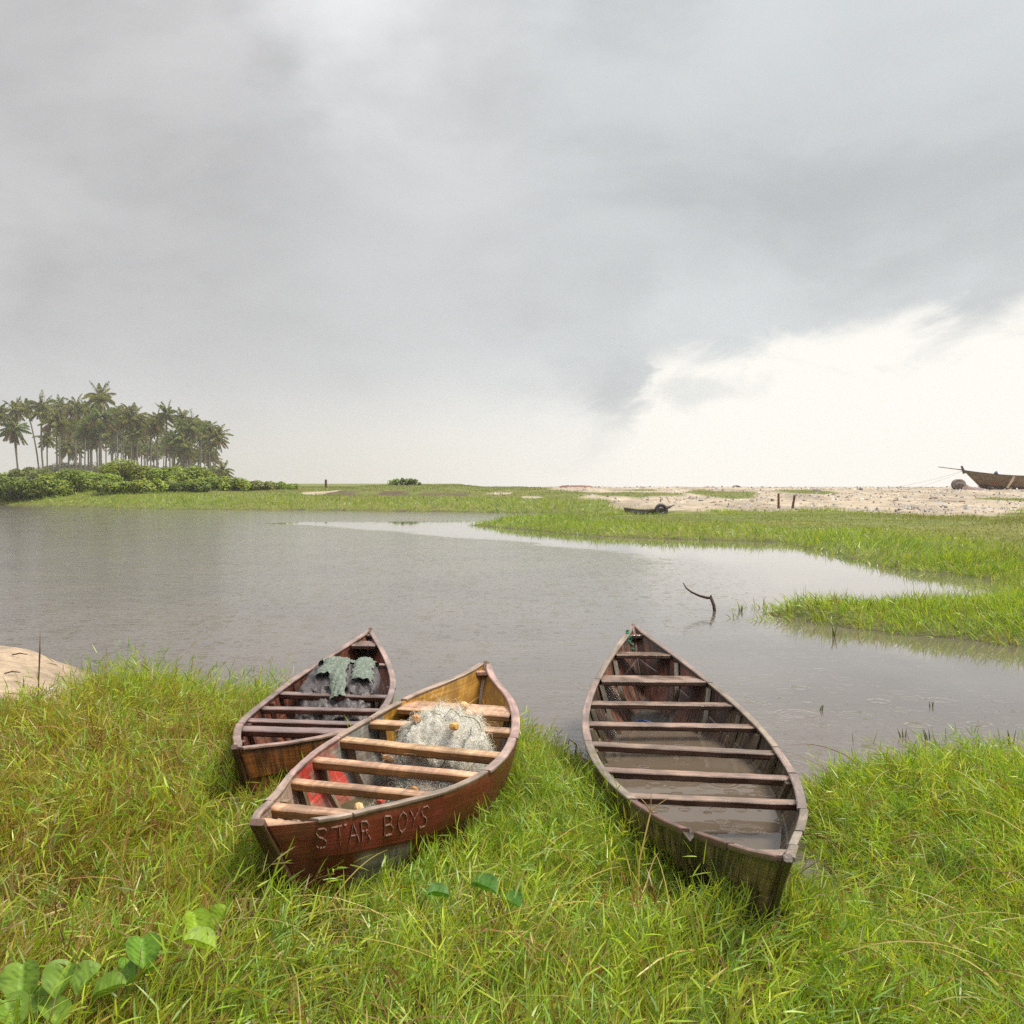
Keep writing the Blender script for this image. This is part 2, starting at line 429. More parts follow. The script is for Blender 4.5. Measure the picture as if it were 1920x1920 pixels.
# ------------------------------------------------------------------ canoes
KS = np.array([0, .06, .17, .33, .5, .67, .83, .94, 1.])
class Shape:
    """plan and sheer of a boat: near tip, far tip, three sheer heights, half widths, bend, rakes and keel heights"""
    def __init__(s, q, z, r0, r1, keel, flare=.62, cap=.015):
        x0, y0, x1, y1, d0, dm, d1, s.roll, s.bow = q[:9]
        s.w = np.array([cap] + list(q[9:16]) + [cap]); s.z0, s.zm, s.z1 = z[0] + d0, z[1] + dm, z[2] + d1
        s.a = np.array([x0, y0]); s.b = np.array([x1, y1]); d = s.b - s.a; s.L = float(np.hypot(*d)); s.d = d / s.L
        s.n = np.array([-s.d[1], s.d[0]]); s.m = np.gradient(s.w, KS); s.r0, s.r1, s.keel, s.flare = r0 / s.L, r1 / s.L, keel, flare
    def W(s, t):
        t = np.clip(t, 0, 1); i = np.clip(np.searchsorted(KS, t) - 1, 0, len(KS) - 2); h = KS[i + 1] - KS[i]; u = (t - KS[i]) / h
        return np.maximum((2*u**3-3*u**2+1)*s.w[i] + (u**3-2*u**2+u)*h*s.m[i] + (-2*u**3+3*u**2)*s.w[i+1] + (u**3-u**2)*h*s.m[i+1], .012)
    def cen(s, t): return s.a + s.d * s.L * t + s.n * s.bow * (1 - (2 * t - 1) ** 2)
    def zg(s, t):
        mid = (s.z0 + s.z1) / 2; return s.z0 + (s.z1 - s.z0) * t - (mid - s.zm) * (1 - (2 * t - 1) ** 2)
    def gun(s, t, side, inset=0.):
        w = max(s.W(t) - inset, .004); c = s.cen(t) + s.n * side * w * math.cos(s.roll)
        return np.array([c[0], c[1], s.zg(t) + side * w * math.sin(s.roll)])
    def zk(s, t): return float(np.interp(t, [0, .25, .5, .75, 1], s.keel))
    def chine(s, t, side, inset=0.):
        u = s.r0 + t * (1 - s.r0 - s.r1)
        w = max(s.W(t) * s.flare - inset, .003); c = s.cen(u) + s.n * side * w * math.cos(s.roll)
        return np.array([c[0], c[1], s.zk(t) + side * w * math.sin(s.roll)])
    def wall(s, t, v, side, out=0.):
        """a point on the side: v 0 at the gunwale, 1 at the chine, pushed out by out"""
        g = s.gun(t, side, -out); c = s.chine(t, side, -out)
        belly = .035 * math.sin(math.pi * v) * min(1, s.W(t) / .25)
        p = g * (1 - v) + c * v; p[:2] += s.n * side * belly
        return p
NS = 96
VV = [0, .12, .24, .36, .475, .485, .6, .73, .87, 1.0]
def hull(name, S, mat, parent, loc, cout, cin, cfloor, notch=None, thick=.024):
    """shell with outside, inside, bottom and top edge; cout / cin / cfloor give colours at (t, v, side)"""
    mb = MB(); ts = (1 - np.cos(np.linspace(0, math.pi, NS))) / 2 * .6 + np.linspace(0, 1, NS) * .4
    rows = []
    def cut(t, side):
        return notch(t, side) if notch else 0.
    for side in (1, -1):
        for out in (True, False):
            V = []; C = []; UV = []
            for t in ts:
                for v in VV:
                    o = (.008 if v < .48 else 0.) if out else (-thick + (.008 if v < .48 else 0.))
                    p = S.wall(t, v, side, o)
                    if v < .3: p[2] -= cut(t, side) * (1 - v / .3)
                    if not out: p[2] += .02 * v
                    V.append(p); C.append((cout if out else cin)(t, v, side)); UV.append((t * S.L, v * .45 + (3 if out else 0) + (7 if side > 0 else 0)))
            Fc = grid_faces(NS, len(VV))
            if (side > 0) == out: Fc = [q[::-1] for q in Fc]
            rows.append((len(mb.v), out, side)); mb.add(V, Fc, C, UV)
    n = len(VV)
    for side in (1, -1):   # top edge joining the outer and inner skins
        a = [r[0] for r in rows if r[1] and r[2] == side][0]; b = [r[0] for r in rows if not r[1] and r[2] == side][0]
        for i in range(NS - 1): mb.f.append((a + i * n, a + (i + 1) * n, b + (i + 1) * n, b + i * n))
    for lift, cf in ((0., lambda t, u: cout(t, 1, 1)), (.022, cfloor)):
        V = []; C = []; UV = []; m = 9
        for t in ts:
            l = S.chine(t, 1, .0 if lift == 0 else thick); r = S.chine(t, -1, .0 if lift == 0 else thick)
            for k in range(m):
                u = k / (m - 1); p = l * (1 - u) + r * u; p[2] += lift
                V.append(p); C.append(cf(t, u)); UV.append((t * S.L, u * .8 + 11))
        mb.add(V, grid_faces(NS, m), C, UV)
    for tt in (0., 1.):    # close the stem
        V = []; C = []
        for v in VV:
            for sd in (1, -1):
                V.append(S.wall(tt, v, sd, .008 if v < .48 else 0)); C.append(cout(tt, v, sd))
        mb.add(V, grid_faces(n, 2), C, [(0, v * .4) for v in VV for _ in (0, 1)])
    return mb.build(name, mat, parent, loc, smooth=False)
def rail(S, parent, loc, side, t0, t1, w, h, col, lift=.004, jig=.004, mat=None, drop=0., name='gunwale'):
    mb = MB(); n = max(4, int((t1 - t0) * 46)); V = []; UV = []; o = random.uniform(0, 9); ja, jb = random.uniform(-jig, jig), random.uniform(-jig, jig)
    for i in range(n + 1):
        t = t0 + (t1 - t0) * i / n; j = ja + (jb - ja) * i / n
        po = S.gun(t, side, -.012 + j); pi = S.gun(t, side, -.012 + w + j * .5)
        if S.W(t) < w - .01: pi = S.gun(t, side, S.W(t) - .004)
        k = random.uniform(-.0015, .0015); up = np.array([0, 0, lift + k - drop])
        for p, q in ((po, -h), (po, -.004), (po + (pi - po) * .12, 0), (pi + (po - pi) * .12, 0), (pi, -.004), (pi, -h)):
            V.append(p + up + np.array([0, 0, h * .55 + q])); UV.append((S.L * t + o, len(V) % 6 * .012 + o))
    Fc = grid_faces(n + 1, 6, True); Fc = Fc if side < 0 else [q[::-1] for q in Fc]
    Fc += [tuple(range(6)), tuple(n * 6 + k for k in range(6))]
    dark = tuple(c * .35 for c in col); col = [dark if i % 6 in (0, 5) else col for i in range(len(V))]  # lower edges darker: shade along the rail's sides put into the colour
    mb.add(V, Fc, col, UV); return mb.build(name, mat or M_RAIL, parent, loc)
def jitter(c, a=.12): 
    k = 1 + random.uniform(-a, a); return tuple(x * k * (1 + random.uniform(-a, a) * .3) for x in c)
def thwart(S, parent, loc, tl, tr, w, h, col, drop=.012, mat=None, name='thwart', inset=.018, seg=14, side=None):
    l = S.gun(tl, 1, inset); r = S.gun(tr, -1, inset); l[2] -= drop; r[2] -= drop
    mb = MB(); beam(mb, l, r, w, h, C=jitter(col), seg=seg, wob=.0012, side=side); return mb.build(name, mat or M_WOOD, parent, loc)
def ribs(S, parent, loc, ts, col, w=.05, d=.028):
    for t in ts:
        for side in (1, -1):
            mb = MB(); p = [S.wall(t, v, side, -.026) for v in (.06, .5, .97)]
            inward = np.array([*(-S.n * side), 0.]); fw = np.array([*S.d, 0.]) * w / 2
            V = []; UV = []
            for i, q in enumerate(p):
                for a, b in ((-1, 0), (1, 0), (1, 1), (-1, 1)):
                    V.append(q + fw * a + inward * (d * b + (-.004 if b == 0 else 0))); UV.append((i * .2 + t * 9, a * .02 + b * .03))
            mb.add(V, grid_faces(3, 4, True) + [(0, 1, 2, 3), (8, 9, 10, 11)], jitter(col), UV)
            mb.build('rib', M_WOOD, parent, loc)
def stem_post(S, parent, loc, end, col, w=.03):
    mb = MB(); t = 0. if end == 0 else 1.
    g = (S.gun(t, 1) + S.gun(t, -1)) / 2; c = (S.chine(t, 1) + S.chine(t, -1)) / 2
    out = np.array([*(-S.d if end == 0 else S.d), 0.]) * .030
    a = g + out + np.array([0, 0, .008]); b = c + out - np.array([0, 0, .02])
    beam(mb, a, b, w, .03, up=out / np.linalg.norm(out), C=col, seg=6, wob=.002); return mb.build('stem_post', M_WOOD, parent, loc)
def lerp(a, b, k): return tuple(a[i] * (1 - k) + b[i] * k for i in range(3))
def nz(t, v, f=1.): return float(fbm(np.array([t * 9 * f + 3]), np.array([v * 5 * f + 1]), 4)[0])

# --- the canoe at the right: dark, full of rain water
q3 = [0.912, 3.3326, 1.0267, 8.5156, 0.0427, -0.1385, 0.2046, 0.029, -0.0819, 0.0821, 0.2235, 0.4398, 0.5761, 0.5723, 0.3891, 0.1652]
S3 = Shape(q3, (.70, .50, .58), .42, .45, [.335, .06, -.03, .02, .30], .60)
L3 = (float(S3.cen(.5)[0]), float(S3.cen(.5)[1]), 0.)
c3 = tag(empty('wooden_canoe', L3), 'dark brown wooden canoe half full of rain water with a broken notch in its rim', 'canoe', 'wooden canoes drawn up on the grassy shore')
def o3(t, v, s):
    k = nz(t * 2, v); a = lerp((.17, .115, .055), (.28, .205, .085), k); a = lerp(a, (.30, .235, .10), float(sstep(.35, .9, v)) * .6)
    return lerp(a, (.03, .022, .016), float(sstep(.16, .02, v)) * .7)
def i3(t, v, s):
    k = nz(t + 3, v); a = lerp((.075, .052, .030), (.115, .09, .045), k)
    a = lerp(a, (.13, .045, .028), float(sstep(.68, .82, t)) * .9)
    return lerp(a, (.19, .135, .105), float(sstep(.35, .14, t)) * (.9 if s < 0 else .1))
def notch3(t, s): return .036 * float(sstep(.158, .161, t) * sstep(.190, .172, t)) if s > 0 else 0.
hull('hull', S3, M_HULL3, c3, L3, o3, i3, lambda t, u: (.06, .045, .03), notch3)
RC = (.195, .148, .118); TC = (.20, .135, .10)
for a, b in ((.32, .56), (.562, .80), (.802, .998)): rail(S3, c3, L3, 1, a, b, .048, .015, jitter(RC))
rail(S3, c3, L3, 1, .262, .318, .04, .026, jitter((.14, .075, .06)), drop=.012)
rail(S3, c3, L3, 1, .186, .258, .034, .03, jitter((.13, .07, .055)), drop=.016)
rail(S3, c3, L3, 1, .095, .157, .034, .03, jitter((.13, .07, .055)), drop=.004)
rail(S3, c3, L3, 1, .004, .090, .036, .022, jitter((.20, .12, .10)))
for a, b in ((.004, .10), (.104, .185), (.19, .30), (.303, .455), (.458, .56), (.562, .80), (.802, .998)): rail(S3, c3, L3, -1, a, b, .048 if a > .3 else .038, .016, jitter(RC, .2), jig=.010)
for (a, b), w, h in zip(((.977, .979), (.908, .913), (.815, .825), (.724, .735), (.645, .655), (.567, .554), (.464, .455), (.358, .352), (.087, .102)),
                        (.07, .16, .24, .11, .105, .095, .085, .078, .05), (.03, .03, .035, .035, .035, .04, .042, .036, .03)):
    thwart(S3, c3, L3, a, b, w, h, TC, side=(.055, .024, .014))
ribs(S3, c3, L3, (.89, .80, .705, .63, .545, .44), (.075, .055, .03))
stem_post(S3, c3, L3, 0, (.05, .03, .02)); stem_post(S3, c3, L3, 1, (.16, .08, .06))
ZW = .185
def bilge():
    mb = MB(); V = []; rows = 0
    for t in np.linspace(.0, 1, 120):
        ok = True; pr = []
        for side in (1, -1):
            P = [S3.wall(t, v, side, -.028) for v in np.linspace(0, 1, 60)]
            k = [i for i in range(59) if P[i][2] >= ZW > P[i + 1][2]]
            if not k: ok = False; break
            pr.append(P[k[0]])
        if ok:
            for u in np.linspace(0, 1, 6): 
                p = pr[0] * (1 - u) + pr[1] * u; V.append((p[0], p[1], ZW))
            rows += 1
    mb.add(V, grid_faces(rows, 6)); o = mb.build('rain_water', M_BILGE, None, L3, smooth=True); o.location = L3
    tag(o, 'brown rain water lying in the dark canoe', None, None, 'structure')
bilge()

# --- the red painted canoe in the middle
q2 = [-0.941, 3.7391, -0.1775, 6.8394, 0.0044, -0.0198, 0.0454, 0.0215, -0.0332, 0.1283, 0.2399, 0.4118, 0.4886, 0.4456, 0.2964, 0.103]
S2 = Shape(q2, (.72, .60, .72), .30, .32, [.34, .21, .17, .18, .36], .66, .03)
L2 = (float(S2.cen(.5)[0]), float(S2.cen(.5)[1]), .15)
c2 = tag(empty('wooden_canoe', L2), 'red painted wooden canoe with pale thwarts, yellow bow and hand painted white lettering', 'canoe', 'wooden canoes drawn up on the grassy shore')
RED = (.155, .018, .012)
def o2(t, v, s):
    k = nz(t, v, 1.3); a = lerp(RED, (.095, .013, .010), k)
    a = lerp(a, (.24, .09, .04), .5 * float(sstep(.10, .03, v)) * float(sstep(.4, .6, nz(t * 2.2, v, 1.5) + .12)))
    if s < 0:
        a = lerp(a, (.33, .31, .28), .85 * float(sstep(.072, .05, abs(t - .165 + .06 * (v - .7)))) * float(sstep(.5, .56, v)))
        a = lerp(a, (.30, .28, .25), .6 * float(sstep(.03, .02, abs(t - .50))) * float(sstep(.5, .6, v)))
    a = lerp(a, (.20, .075, .04), .5 * float(sstep(.075, .03, t)) * float(sstep(.4, .62, nz(t * 3 + 4, v * 2))))
    return a
def i2(t, v, s):
    k = nz(t + 5, v, 1.4); n = (k - .5) * .08
    yel = lerp((.42, .225, .030), (.28, .15, .025), k); blue = lerp((.17, .20, .21), (.24, .22, .17), k); red = lerp((.46, .05, .035), (.34, .15, .11), float(sstep(.5, .72, k)))
    wood = lerp((.28, .19, .13), (.36, .27, .2), k); dirt = (.13, .085, .045)
    a = lerp(wood, red, float(sstep(.32, .34, t + n)) * float(sstep(.62, .5, nz(t * 4, v * 1.5) - .25 * (t > .43))))
    a = lerp(a, blue, float(sstep(.525, .54, t + n))); a = lerp(a, yel, float(sstep(.70, .715, t)))
    a = lerp(a, dirt, float(sstep(.45, .95, v)) * (.30 if t > .7 else .45) * (.5 + k))
    return a
hull('hull', S2, M_HULL2, c2, L2, o2, i2, lambda t, u: lerp((.26, .16, .07), (.16, .10, .05), nz(t, u * 3)) if t < .7 else (.22, .13, .03))
R2C = (.27, .19, .155); T2C = (.46, .275, .165)
for a, b in ((.005, .135), (.138, .30), (.303, .43), (.432, .545), (.548, .66), (.662, .765), (.78, .998)): rail(S2, c2, L2, 1, a, b, .036, .015, jitter(R2C, .2), jig=.010)
for a, b in ((.06, .115), (.118, .43), (.433, .62), (.622, .998)): rail(S2, c2, L2, -1, a, b, .038 if a < .4 else .05, .015, jitter(R2C, .2), jig=.008)
for (a, b), w, h in zip(((.772, .778), (.669, .681), (.561, .548), (.436, .432), (.302, .304), (.146, .152)), (.26, .11, .095, .085, .075, .085), (.035, .04, .05, .045, .04, .04)):
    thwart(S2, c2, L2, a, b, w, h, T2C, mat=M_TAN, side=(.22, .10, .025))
thwart(S2, c2, L2, .974, .979, .05, .03, (.42, .22, .16), name='breast_hook')
thwart(S2, c2, L2, .055, .054, .06, .04, (.30, .18, .11), name='breast_hook', drop=.012, inset=.03)
ribs(S2, c2, L2, (.19, .315, .445, .57, .69, .79), (.17, .115, .07), .036)
stem_post(S2, c2, L2, 0, (.10, .05, .03), .06); stem_post(S2, c2, L2, 1, (.18, .1, .06))
GLY = {'S': [[(1, .12), (.8, 0), (.3, .02), (.1, .2), (.3, .42), (.7, .55), (.9, .75), (.7, .97), (.2, 1), (0, .88)]],
       'T': [[(-.1, .03), (1.1, 0)], [(.5, 0), (.5, 1)]], 'A': [[(0, 1), (.5, 0), (1, 1)], [(.18, .62), (.82, .62)]],
       'R': [[(.05, 1), (.05, 0), (.7, .05), (.9, .25), (.7, .48), (.05, .5)], [(.45, .5), (1, 1)]],
       'B': [[(.05, 1), (.05, 0), (.65, .05), (.8, .22), (.62, .45), (.05, .48)], [(.62, .45), (.95, .68), (.75, .97), (.05, 1)]],
       'O': [[(.5, 0), (.12, .2), (0, .5), (.15, .85), (.5, 1), (.85, .82), (1, .5), (.88, .18), (.5, 0)]],
       'Y': [[(0, 0), (.5, .48), (1, 0)], [(.5, .48), (.42, 1)]]}
def lettering(S, side, parent, loc, text, col, wd, out):
    mb = MB()
    for ch, t0, t1, v0, v1 in text:
        for st in GLY[ch]:
            P = []
            for (x0, y0), (x1, y1) in zip(st[:-1], st[1:]):
                for k in range(6): P.append((x0 + (x1 - x0) * k / 6, y0 + (y1 - y0) * k / 6))
            P.append(st[-1]); Q = []
            for x, y in P:
                t = t0 + (t1 - t0) * (x - .45 * (y - .5)); v = v0 + (v1 - v0) * y
                Q.append(S.wall(t, v, side, out if v < .48 else out - .008))
            Q = np.array(Q); tan = nrm(np.gradient(Q, axis=0)); nor = np.array([*(S.n * side), .35]); nor /= np.linalg.norm(nor)
            sd = nrm(np.cross(tan, nor)); V = []
            for i in range(len(Q)):
                w = wd * (.55 + .8 * random.random()); V += [Q[i] - sd[i] * w / 2, Q[i] + sd[i] * w / 2, ]
            mb.add(V, [q for q in grid_faces(len(Q), 2) if random.random() > .10], col, [(p[0] * 3, p[2] * 3) for p in V])
    o = mb.build('letter', M_PAINT, parent, loc); return o
for ch, a, w in (('S', .047, .017), ('T', .073, .021), ('A', .099, .019), ('R', .123, .017), ('B', .168, .019), ('O', .196, .018), ('Y', .219, .019), ('S', .241, .017)):
    lettering(S2, -1, c2, L2, [(ch, a, a + w, .09, .34)], (.165, .092, .072), .0068, .0115)

# --- the brown canoe at the left
q1 = [-1.3619, 4.9519, -1.2837, 9.1378, 0.0288, -0.0658, 0.06, 0.0233, -0.0181, 0.0776, 0.2225, 0.39, 0.4341, 0.3887, 0.2452, 0.1023]
S1 = Shape(q1, (.66, .52, .60), .32, .36, [.29, .15, .10, .10, .27], .64)
L1 = (float(S1.cen(.5)[0]), float(S1.cen(.5)[1]), .08)
c1 = tag(empty('wooden_canoe', L1), 'reddish brown bare wood canoe carrying a dark plastic sheet', 'canoe', 'wooden canoes drawn up on the grassy shore')
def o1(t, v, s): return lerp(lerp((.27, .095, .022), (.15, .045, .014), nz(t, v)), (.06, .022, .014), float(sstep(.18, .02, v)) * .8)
def i1(t, v, s): return lerp(lerp((.19, .065, .035), (.12, .04, .024), nz(t + 2, v)), (.07, .035, .02), float(sstep(.6, 1, v)) * .6)
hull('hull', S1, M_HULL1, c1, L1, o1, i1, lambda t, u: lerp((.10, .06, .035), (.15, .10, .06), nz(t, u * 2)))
for sd in (1, -1):
    for a, b in ((.004, .30), (.303, .62), (.622, .998)): rail(S1, c1, L1, sd, a, b, .046, .015, jitter((.22, .15, .13), .2), jig=.007)
for (a, b), w, h in zip(((.982, .981), (.928, .929), (.795, .798), (.585, .579), (.469, .475), (.365, .363), (.288, .29)), (.06, .26, .07, .09, .085, .085, .12), (.025, .035, .035, .04, .036, .036, .04)):
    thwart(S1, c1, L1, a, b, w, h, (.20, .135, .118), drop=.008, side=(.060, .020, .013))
ribs(S1, c1, L1, (.17, .34, .52, .66), (.10, .04, .025))
stem_post(S1, c1, L1, 0, (.05, .02, .012)); stem_post(S1, c1, L1, 1, (.15, .06, .04))

# things lying in and on the canoes
def in_boat(S, t, v): 
    """a point at station t, v -1 (right) to 1 (left) across, z of the floor there, z of the gunwale"""
    c = S.cen(t); l = S.W(t) * .9
    return np.array([c[0] + S.n[0] * v * l, c[1] + S.n[1] * v * l]), S.zk(t) + .03, S.zg(t)
def heap(S, t0, t1, fz, nt, nv, col):
    ts = np.linspace(t0, t1, nt); vs = np.linspace(-1, 1, nv); V = []; C = []
    for t in ts:
        for v in vs:
            p, zf, zg = in_boat(S, t, v); z = fz(t, v, zf, zg); 
            # keep the heap inside the flaring sides
            k = min(1., max(0., (z - zf) / max(zg - zf, .05))); w = S.flare + (1 - S.flare) * min(1, k * 1.02)
            c = S.cen(t); q = c + S.n * v * S.W(t) * w * .93
            V.append((q[0], q[1], z)); C.append(col(t, v, z))
    return np.array(V), grid_faces(nt, nv), np.array(C)
def net_z(t, v, zf, zg):
    b = .47 * math.exp(-(abs(t - .655) / .115) ** 2.4) * math.exp(-(abs(v + .10) / .86) ** 3.0)
    lo = .17 * float(sstep(.27, .36, t)) * float(sstep(.85, .75, t)) * math.exp(-(abs(v + .2) / .78) ** 6)
    n = (nz(t * 3, v * 1.2, 2.) - .5)
    return zf + max(b, lo) * (1 + .35 * n) + .03 * n
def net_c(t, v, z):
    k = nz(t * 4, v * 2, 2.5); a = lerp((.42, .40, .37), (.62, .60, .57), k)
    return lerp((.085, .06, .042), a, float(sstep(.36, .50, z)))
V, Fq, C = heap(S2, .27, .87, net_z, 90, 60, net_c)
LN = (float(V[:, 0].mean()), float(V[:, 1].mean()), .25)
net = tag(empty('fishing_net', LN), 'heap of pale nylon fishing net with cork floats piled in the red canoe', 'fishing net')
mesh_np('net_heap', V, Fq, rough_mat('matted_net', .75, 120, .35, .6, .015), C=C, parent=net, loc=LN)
GN = V.reshape(90, 60, 3)
NRM = nrm(np.cross(np.gradient(GN, axis=1), np.gradient(GN, axis=0))); NRM = NRM * np.sign(NRM[..., 2:3] + 1e-9)
def net_threads():
    rb = Rib(); N = 17000
    area = np.linalg.norm(np.cross(np.gradient(GN, axis=1), np.gradient(GN, axis=0)), axis=-1) * (.25 + sstep(.26, .40, GN[..., 2])); area[:2] = 0; area[-2:] = 0
    idx = rng.choice(area.size, N, p=(area / area.sum()).ravel()); p0 = GN.reshape(-1, 3)[idx] + rng.normal(0, .006, (N, 3)); nn = NRM.reshape(-1, 3)[idx]
    ta = nrm(np.cross(nn, rng.normal(size=(N, 3)))); tb = np.cross(nn, ta); seg = 14; st = .0065 * (.5 + 1.1 * rng.random(N)); an = rng.random(N) * 6.28; cu = rng.normal(0, .42, N)
    long = rng.random(N) < .012; st = np.where(long, .017, st); cu = np.where(long, cu * .35, cu); lift = .003 + .020 * rng.random(N) ** 2.2; ph = rng.random(N) * 6
    W = np.where(long, .0020, .0007 + .0005 * rng.random(N)); P = []; q = np.zeros((N, 2))
    for k in range(seg):
        P.append(p0 + ta * q[:, :1] + tb * q[:, 1:] + nn * (lift * (.6 + .4 * np.sin(ph + k * .8)) - 2.2 * (q ** 2).sum(1))[:, None])
        q = q + np.column_stack([np.cos(an), np.sin(an)]) * st[:, None]; an = an + cu + rng.normal(0, .35, N)
    P = np.array(P).transpose(1, 0, 2); tan = nrm(np.gradient(P, axis=1)); sd = nrm(np.cross(tan, nrm(nn[:, None] + .6 * rng.normal(size=(N, 1, 3))))) * (W / 2)[:, None, None]
    VV_ = np.stack([P - sd, P + sd], 2).reshape(-1, 3)
    base = (np.arange(N) * seg * 2)[:, None, None]; Fk = (base + np.arange(seg - 1)[None, :, None] * 2 + np.array([0, 1, 3, 2])).reshape(-1, 4)
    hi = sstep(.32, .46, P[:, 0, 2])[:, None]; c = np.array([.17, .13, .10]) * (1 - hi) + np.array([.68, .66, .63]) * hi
    r = rng.random(N)[:, None]; c = np.where(r < .04, np.array([.10, .16, .11]), np.where(r < .07, np.array([.42, .30, .16]), np.where(r < .11, np.array([.07, .06, .06]), c * (.78 + .3 * rng.random((N, 1))))))
    c = np.where(long[:, None] & (rng.random((N, 1)) < .5), np.array([.06, .08, .07]), c)
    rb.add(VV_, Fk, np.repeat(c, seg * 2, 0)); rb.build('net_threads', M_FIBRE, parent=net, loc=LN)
net_threads()
def net_floats():
    G = V.reshape(90, 60, 3)
    for t, v, big, col in ((.70, .62, .8, (.50, .28, .13)), (.69, .38, .9, (.52, .30, .13)), (.585, .60, 1., (.42, .20, .07)), (.56, .36, .85, (.50, .30, .09)), (.60, .86, .8, (.45, .22, .08)),
                           (.47, .20, .9, (.28, .05, .04)), (.44, .12, .8, (.32, .05, .03)), (.40, .82, .9, (.5, .32, .14)), (.30, .45, .85, (.42, .20, .08)), (.26, .30, .8, (.40, .17, .07)), (.22, .55, .8, (.3, .05, .03)), (.52, .74, .7, (.34, .2, .1)), (.16, .66, .9, (.42, .28, .14))):
        p = G[int(t * 89), int(v * 59)] + NRM[int(t * 89), int(v * 59)] * .036; mb = MB(); d = nrm(np.array([random.uniform(-1, 1), random.uniform(-1, 1), random.uniform(-.3, .5)])) * .036 * big
        tube(mb, [p - d + [0, 0, .012], p - d * .55 + [0, 0, .015], p + d * .55 + [0, 0, .018], p + d + [0, 0, .018]], [.016 * big, .026 * big, .027 * big, .017 * big], 8, jitter(col))
        mb.build('float', M_ROUGH, net, LN)
net_floats()
def head_ropes():
    for q in range(9):
        t, v, an = random.uniform(.38, .72), random.uniform(.15, .85), random.uniform(0, 6.28); cu = random.uniform(-.16, .16); P = []
        for k in range(34):
            if not (.04 < t < .9 and .05 < v < .95): break
            a, b = t * 89, v * 59; i, j = int(a), int(b); fa, fb = a - i, b - j
            p = (GN[i, j] * (1 - fa) + GN[i + 1, j] * fa) * (1 - fb) + (GN[i, j + 1] * (1 - fa) + GN[i + 1, j + 1] * fa) * fb; P.append(p + NRM[i, j] * .020)
            t += .0125 * math.cos(an); v += .030 * math.sin(an); an += cu + random.uniform(-.25, .25)
        if len(P) > 8:
            mb = MB(); tube(mb, P, .0030, 4, [(.06, .09, .07), (.30, .24, .15), (.10, .10, .11)][q % 3]); mb.build('head_rope', M_ROUGH, net, LN, smooth=True)
head_ropes()

def tarp_z(t, v, zf, zg):
    u = (t - .665) / .115
    b = math.exp(-(abs(u) ** 3.6)) * math.exp(-(abs(v) / .93) ** 9)
    x, y = t * 30, v * 3.2; r = 1 - abs(2 * float(fbm(np.array([x * .8 + v * 2]), np.array([y * 1.3 - t * 6]), 3)[0]) - 1); r2 = 1 - abs(2 * float(fbm(np.array([x * 2.2]), np.array([y * 3.]), 2)[0]) - 1)
    return zf + (.42 + .10 * u * (u < 1)) * b * (.84 + .12 * r + .06 * r2) + .01
Vt, Ft, Ct = heap(S1, .53, .80, tarp_z, 80, 70, lambda t, v, z: lerp((.036, .030, .032), (.070, .056, .056), nz(t * 5, v * 3)))
_x, _y, _z = Vt.T.copy()
def ridg(a, b): return 1 - np.abs(2 * fbm(a, b, 4) - 1)
_on = sstep(.0, .1, _z - _z.min() - .03)
Vt[:, 1] -= _on * (.13 * ridg(_x * 6.5 + _z * 3.5, _z * 7 - _x * 2.5 + _y) + .05 * ridg(_x * 15 - _z * 8, _z * 17 + _x * 6) - .09)
Vt[:, 2] += _on * .05 * (ridg(_x * 8 + 3, _y * 9 + _x * 3) - .6)
LT = (float(Vt[:, 0].mean()), float(Vt[:, 1].mean()), .2)
o = mesh_np('plastic_sheet', Vt, Ft, M_TARP, C=Ct, loc=LT); o.location = LT
tag(o, 'crumpled dark grey plastic sheet heaped in the brown canoe', 'plastic sheet')
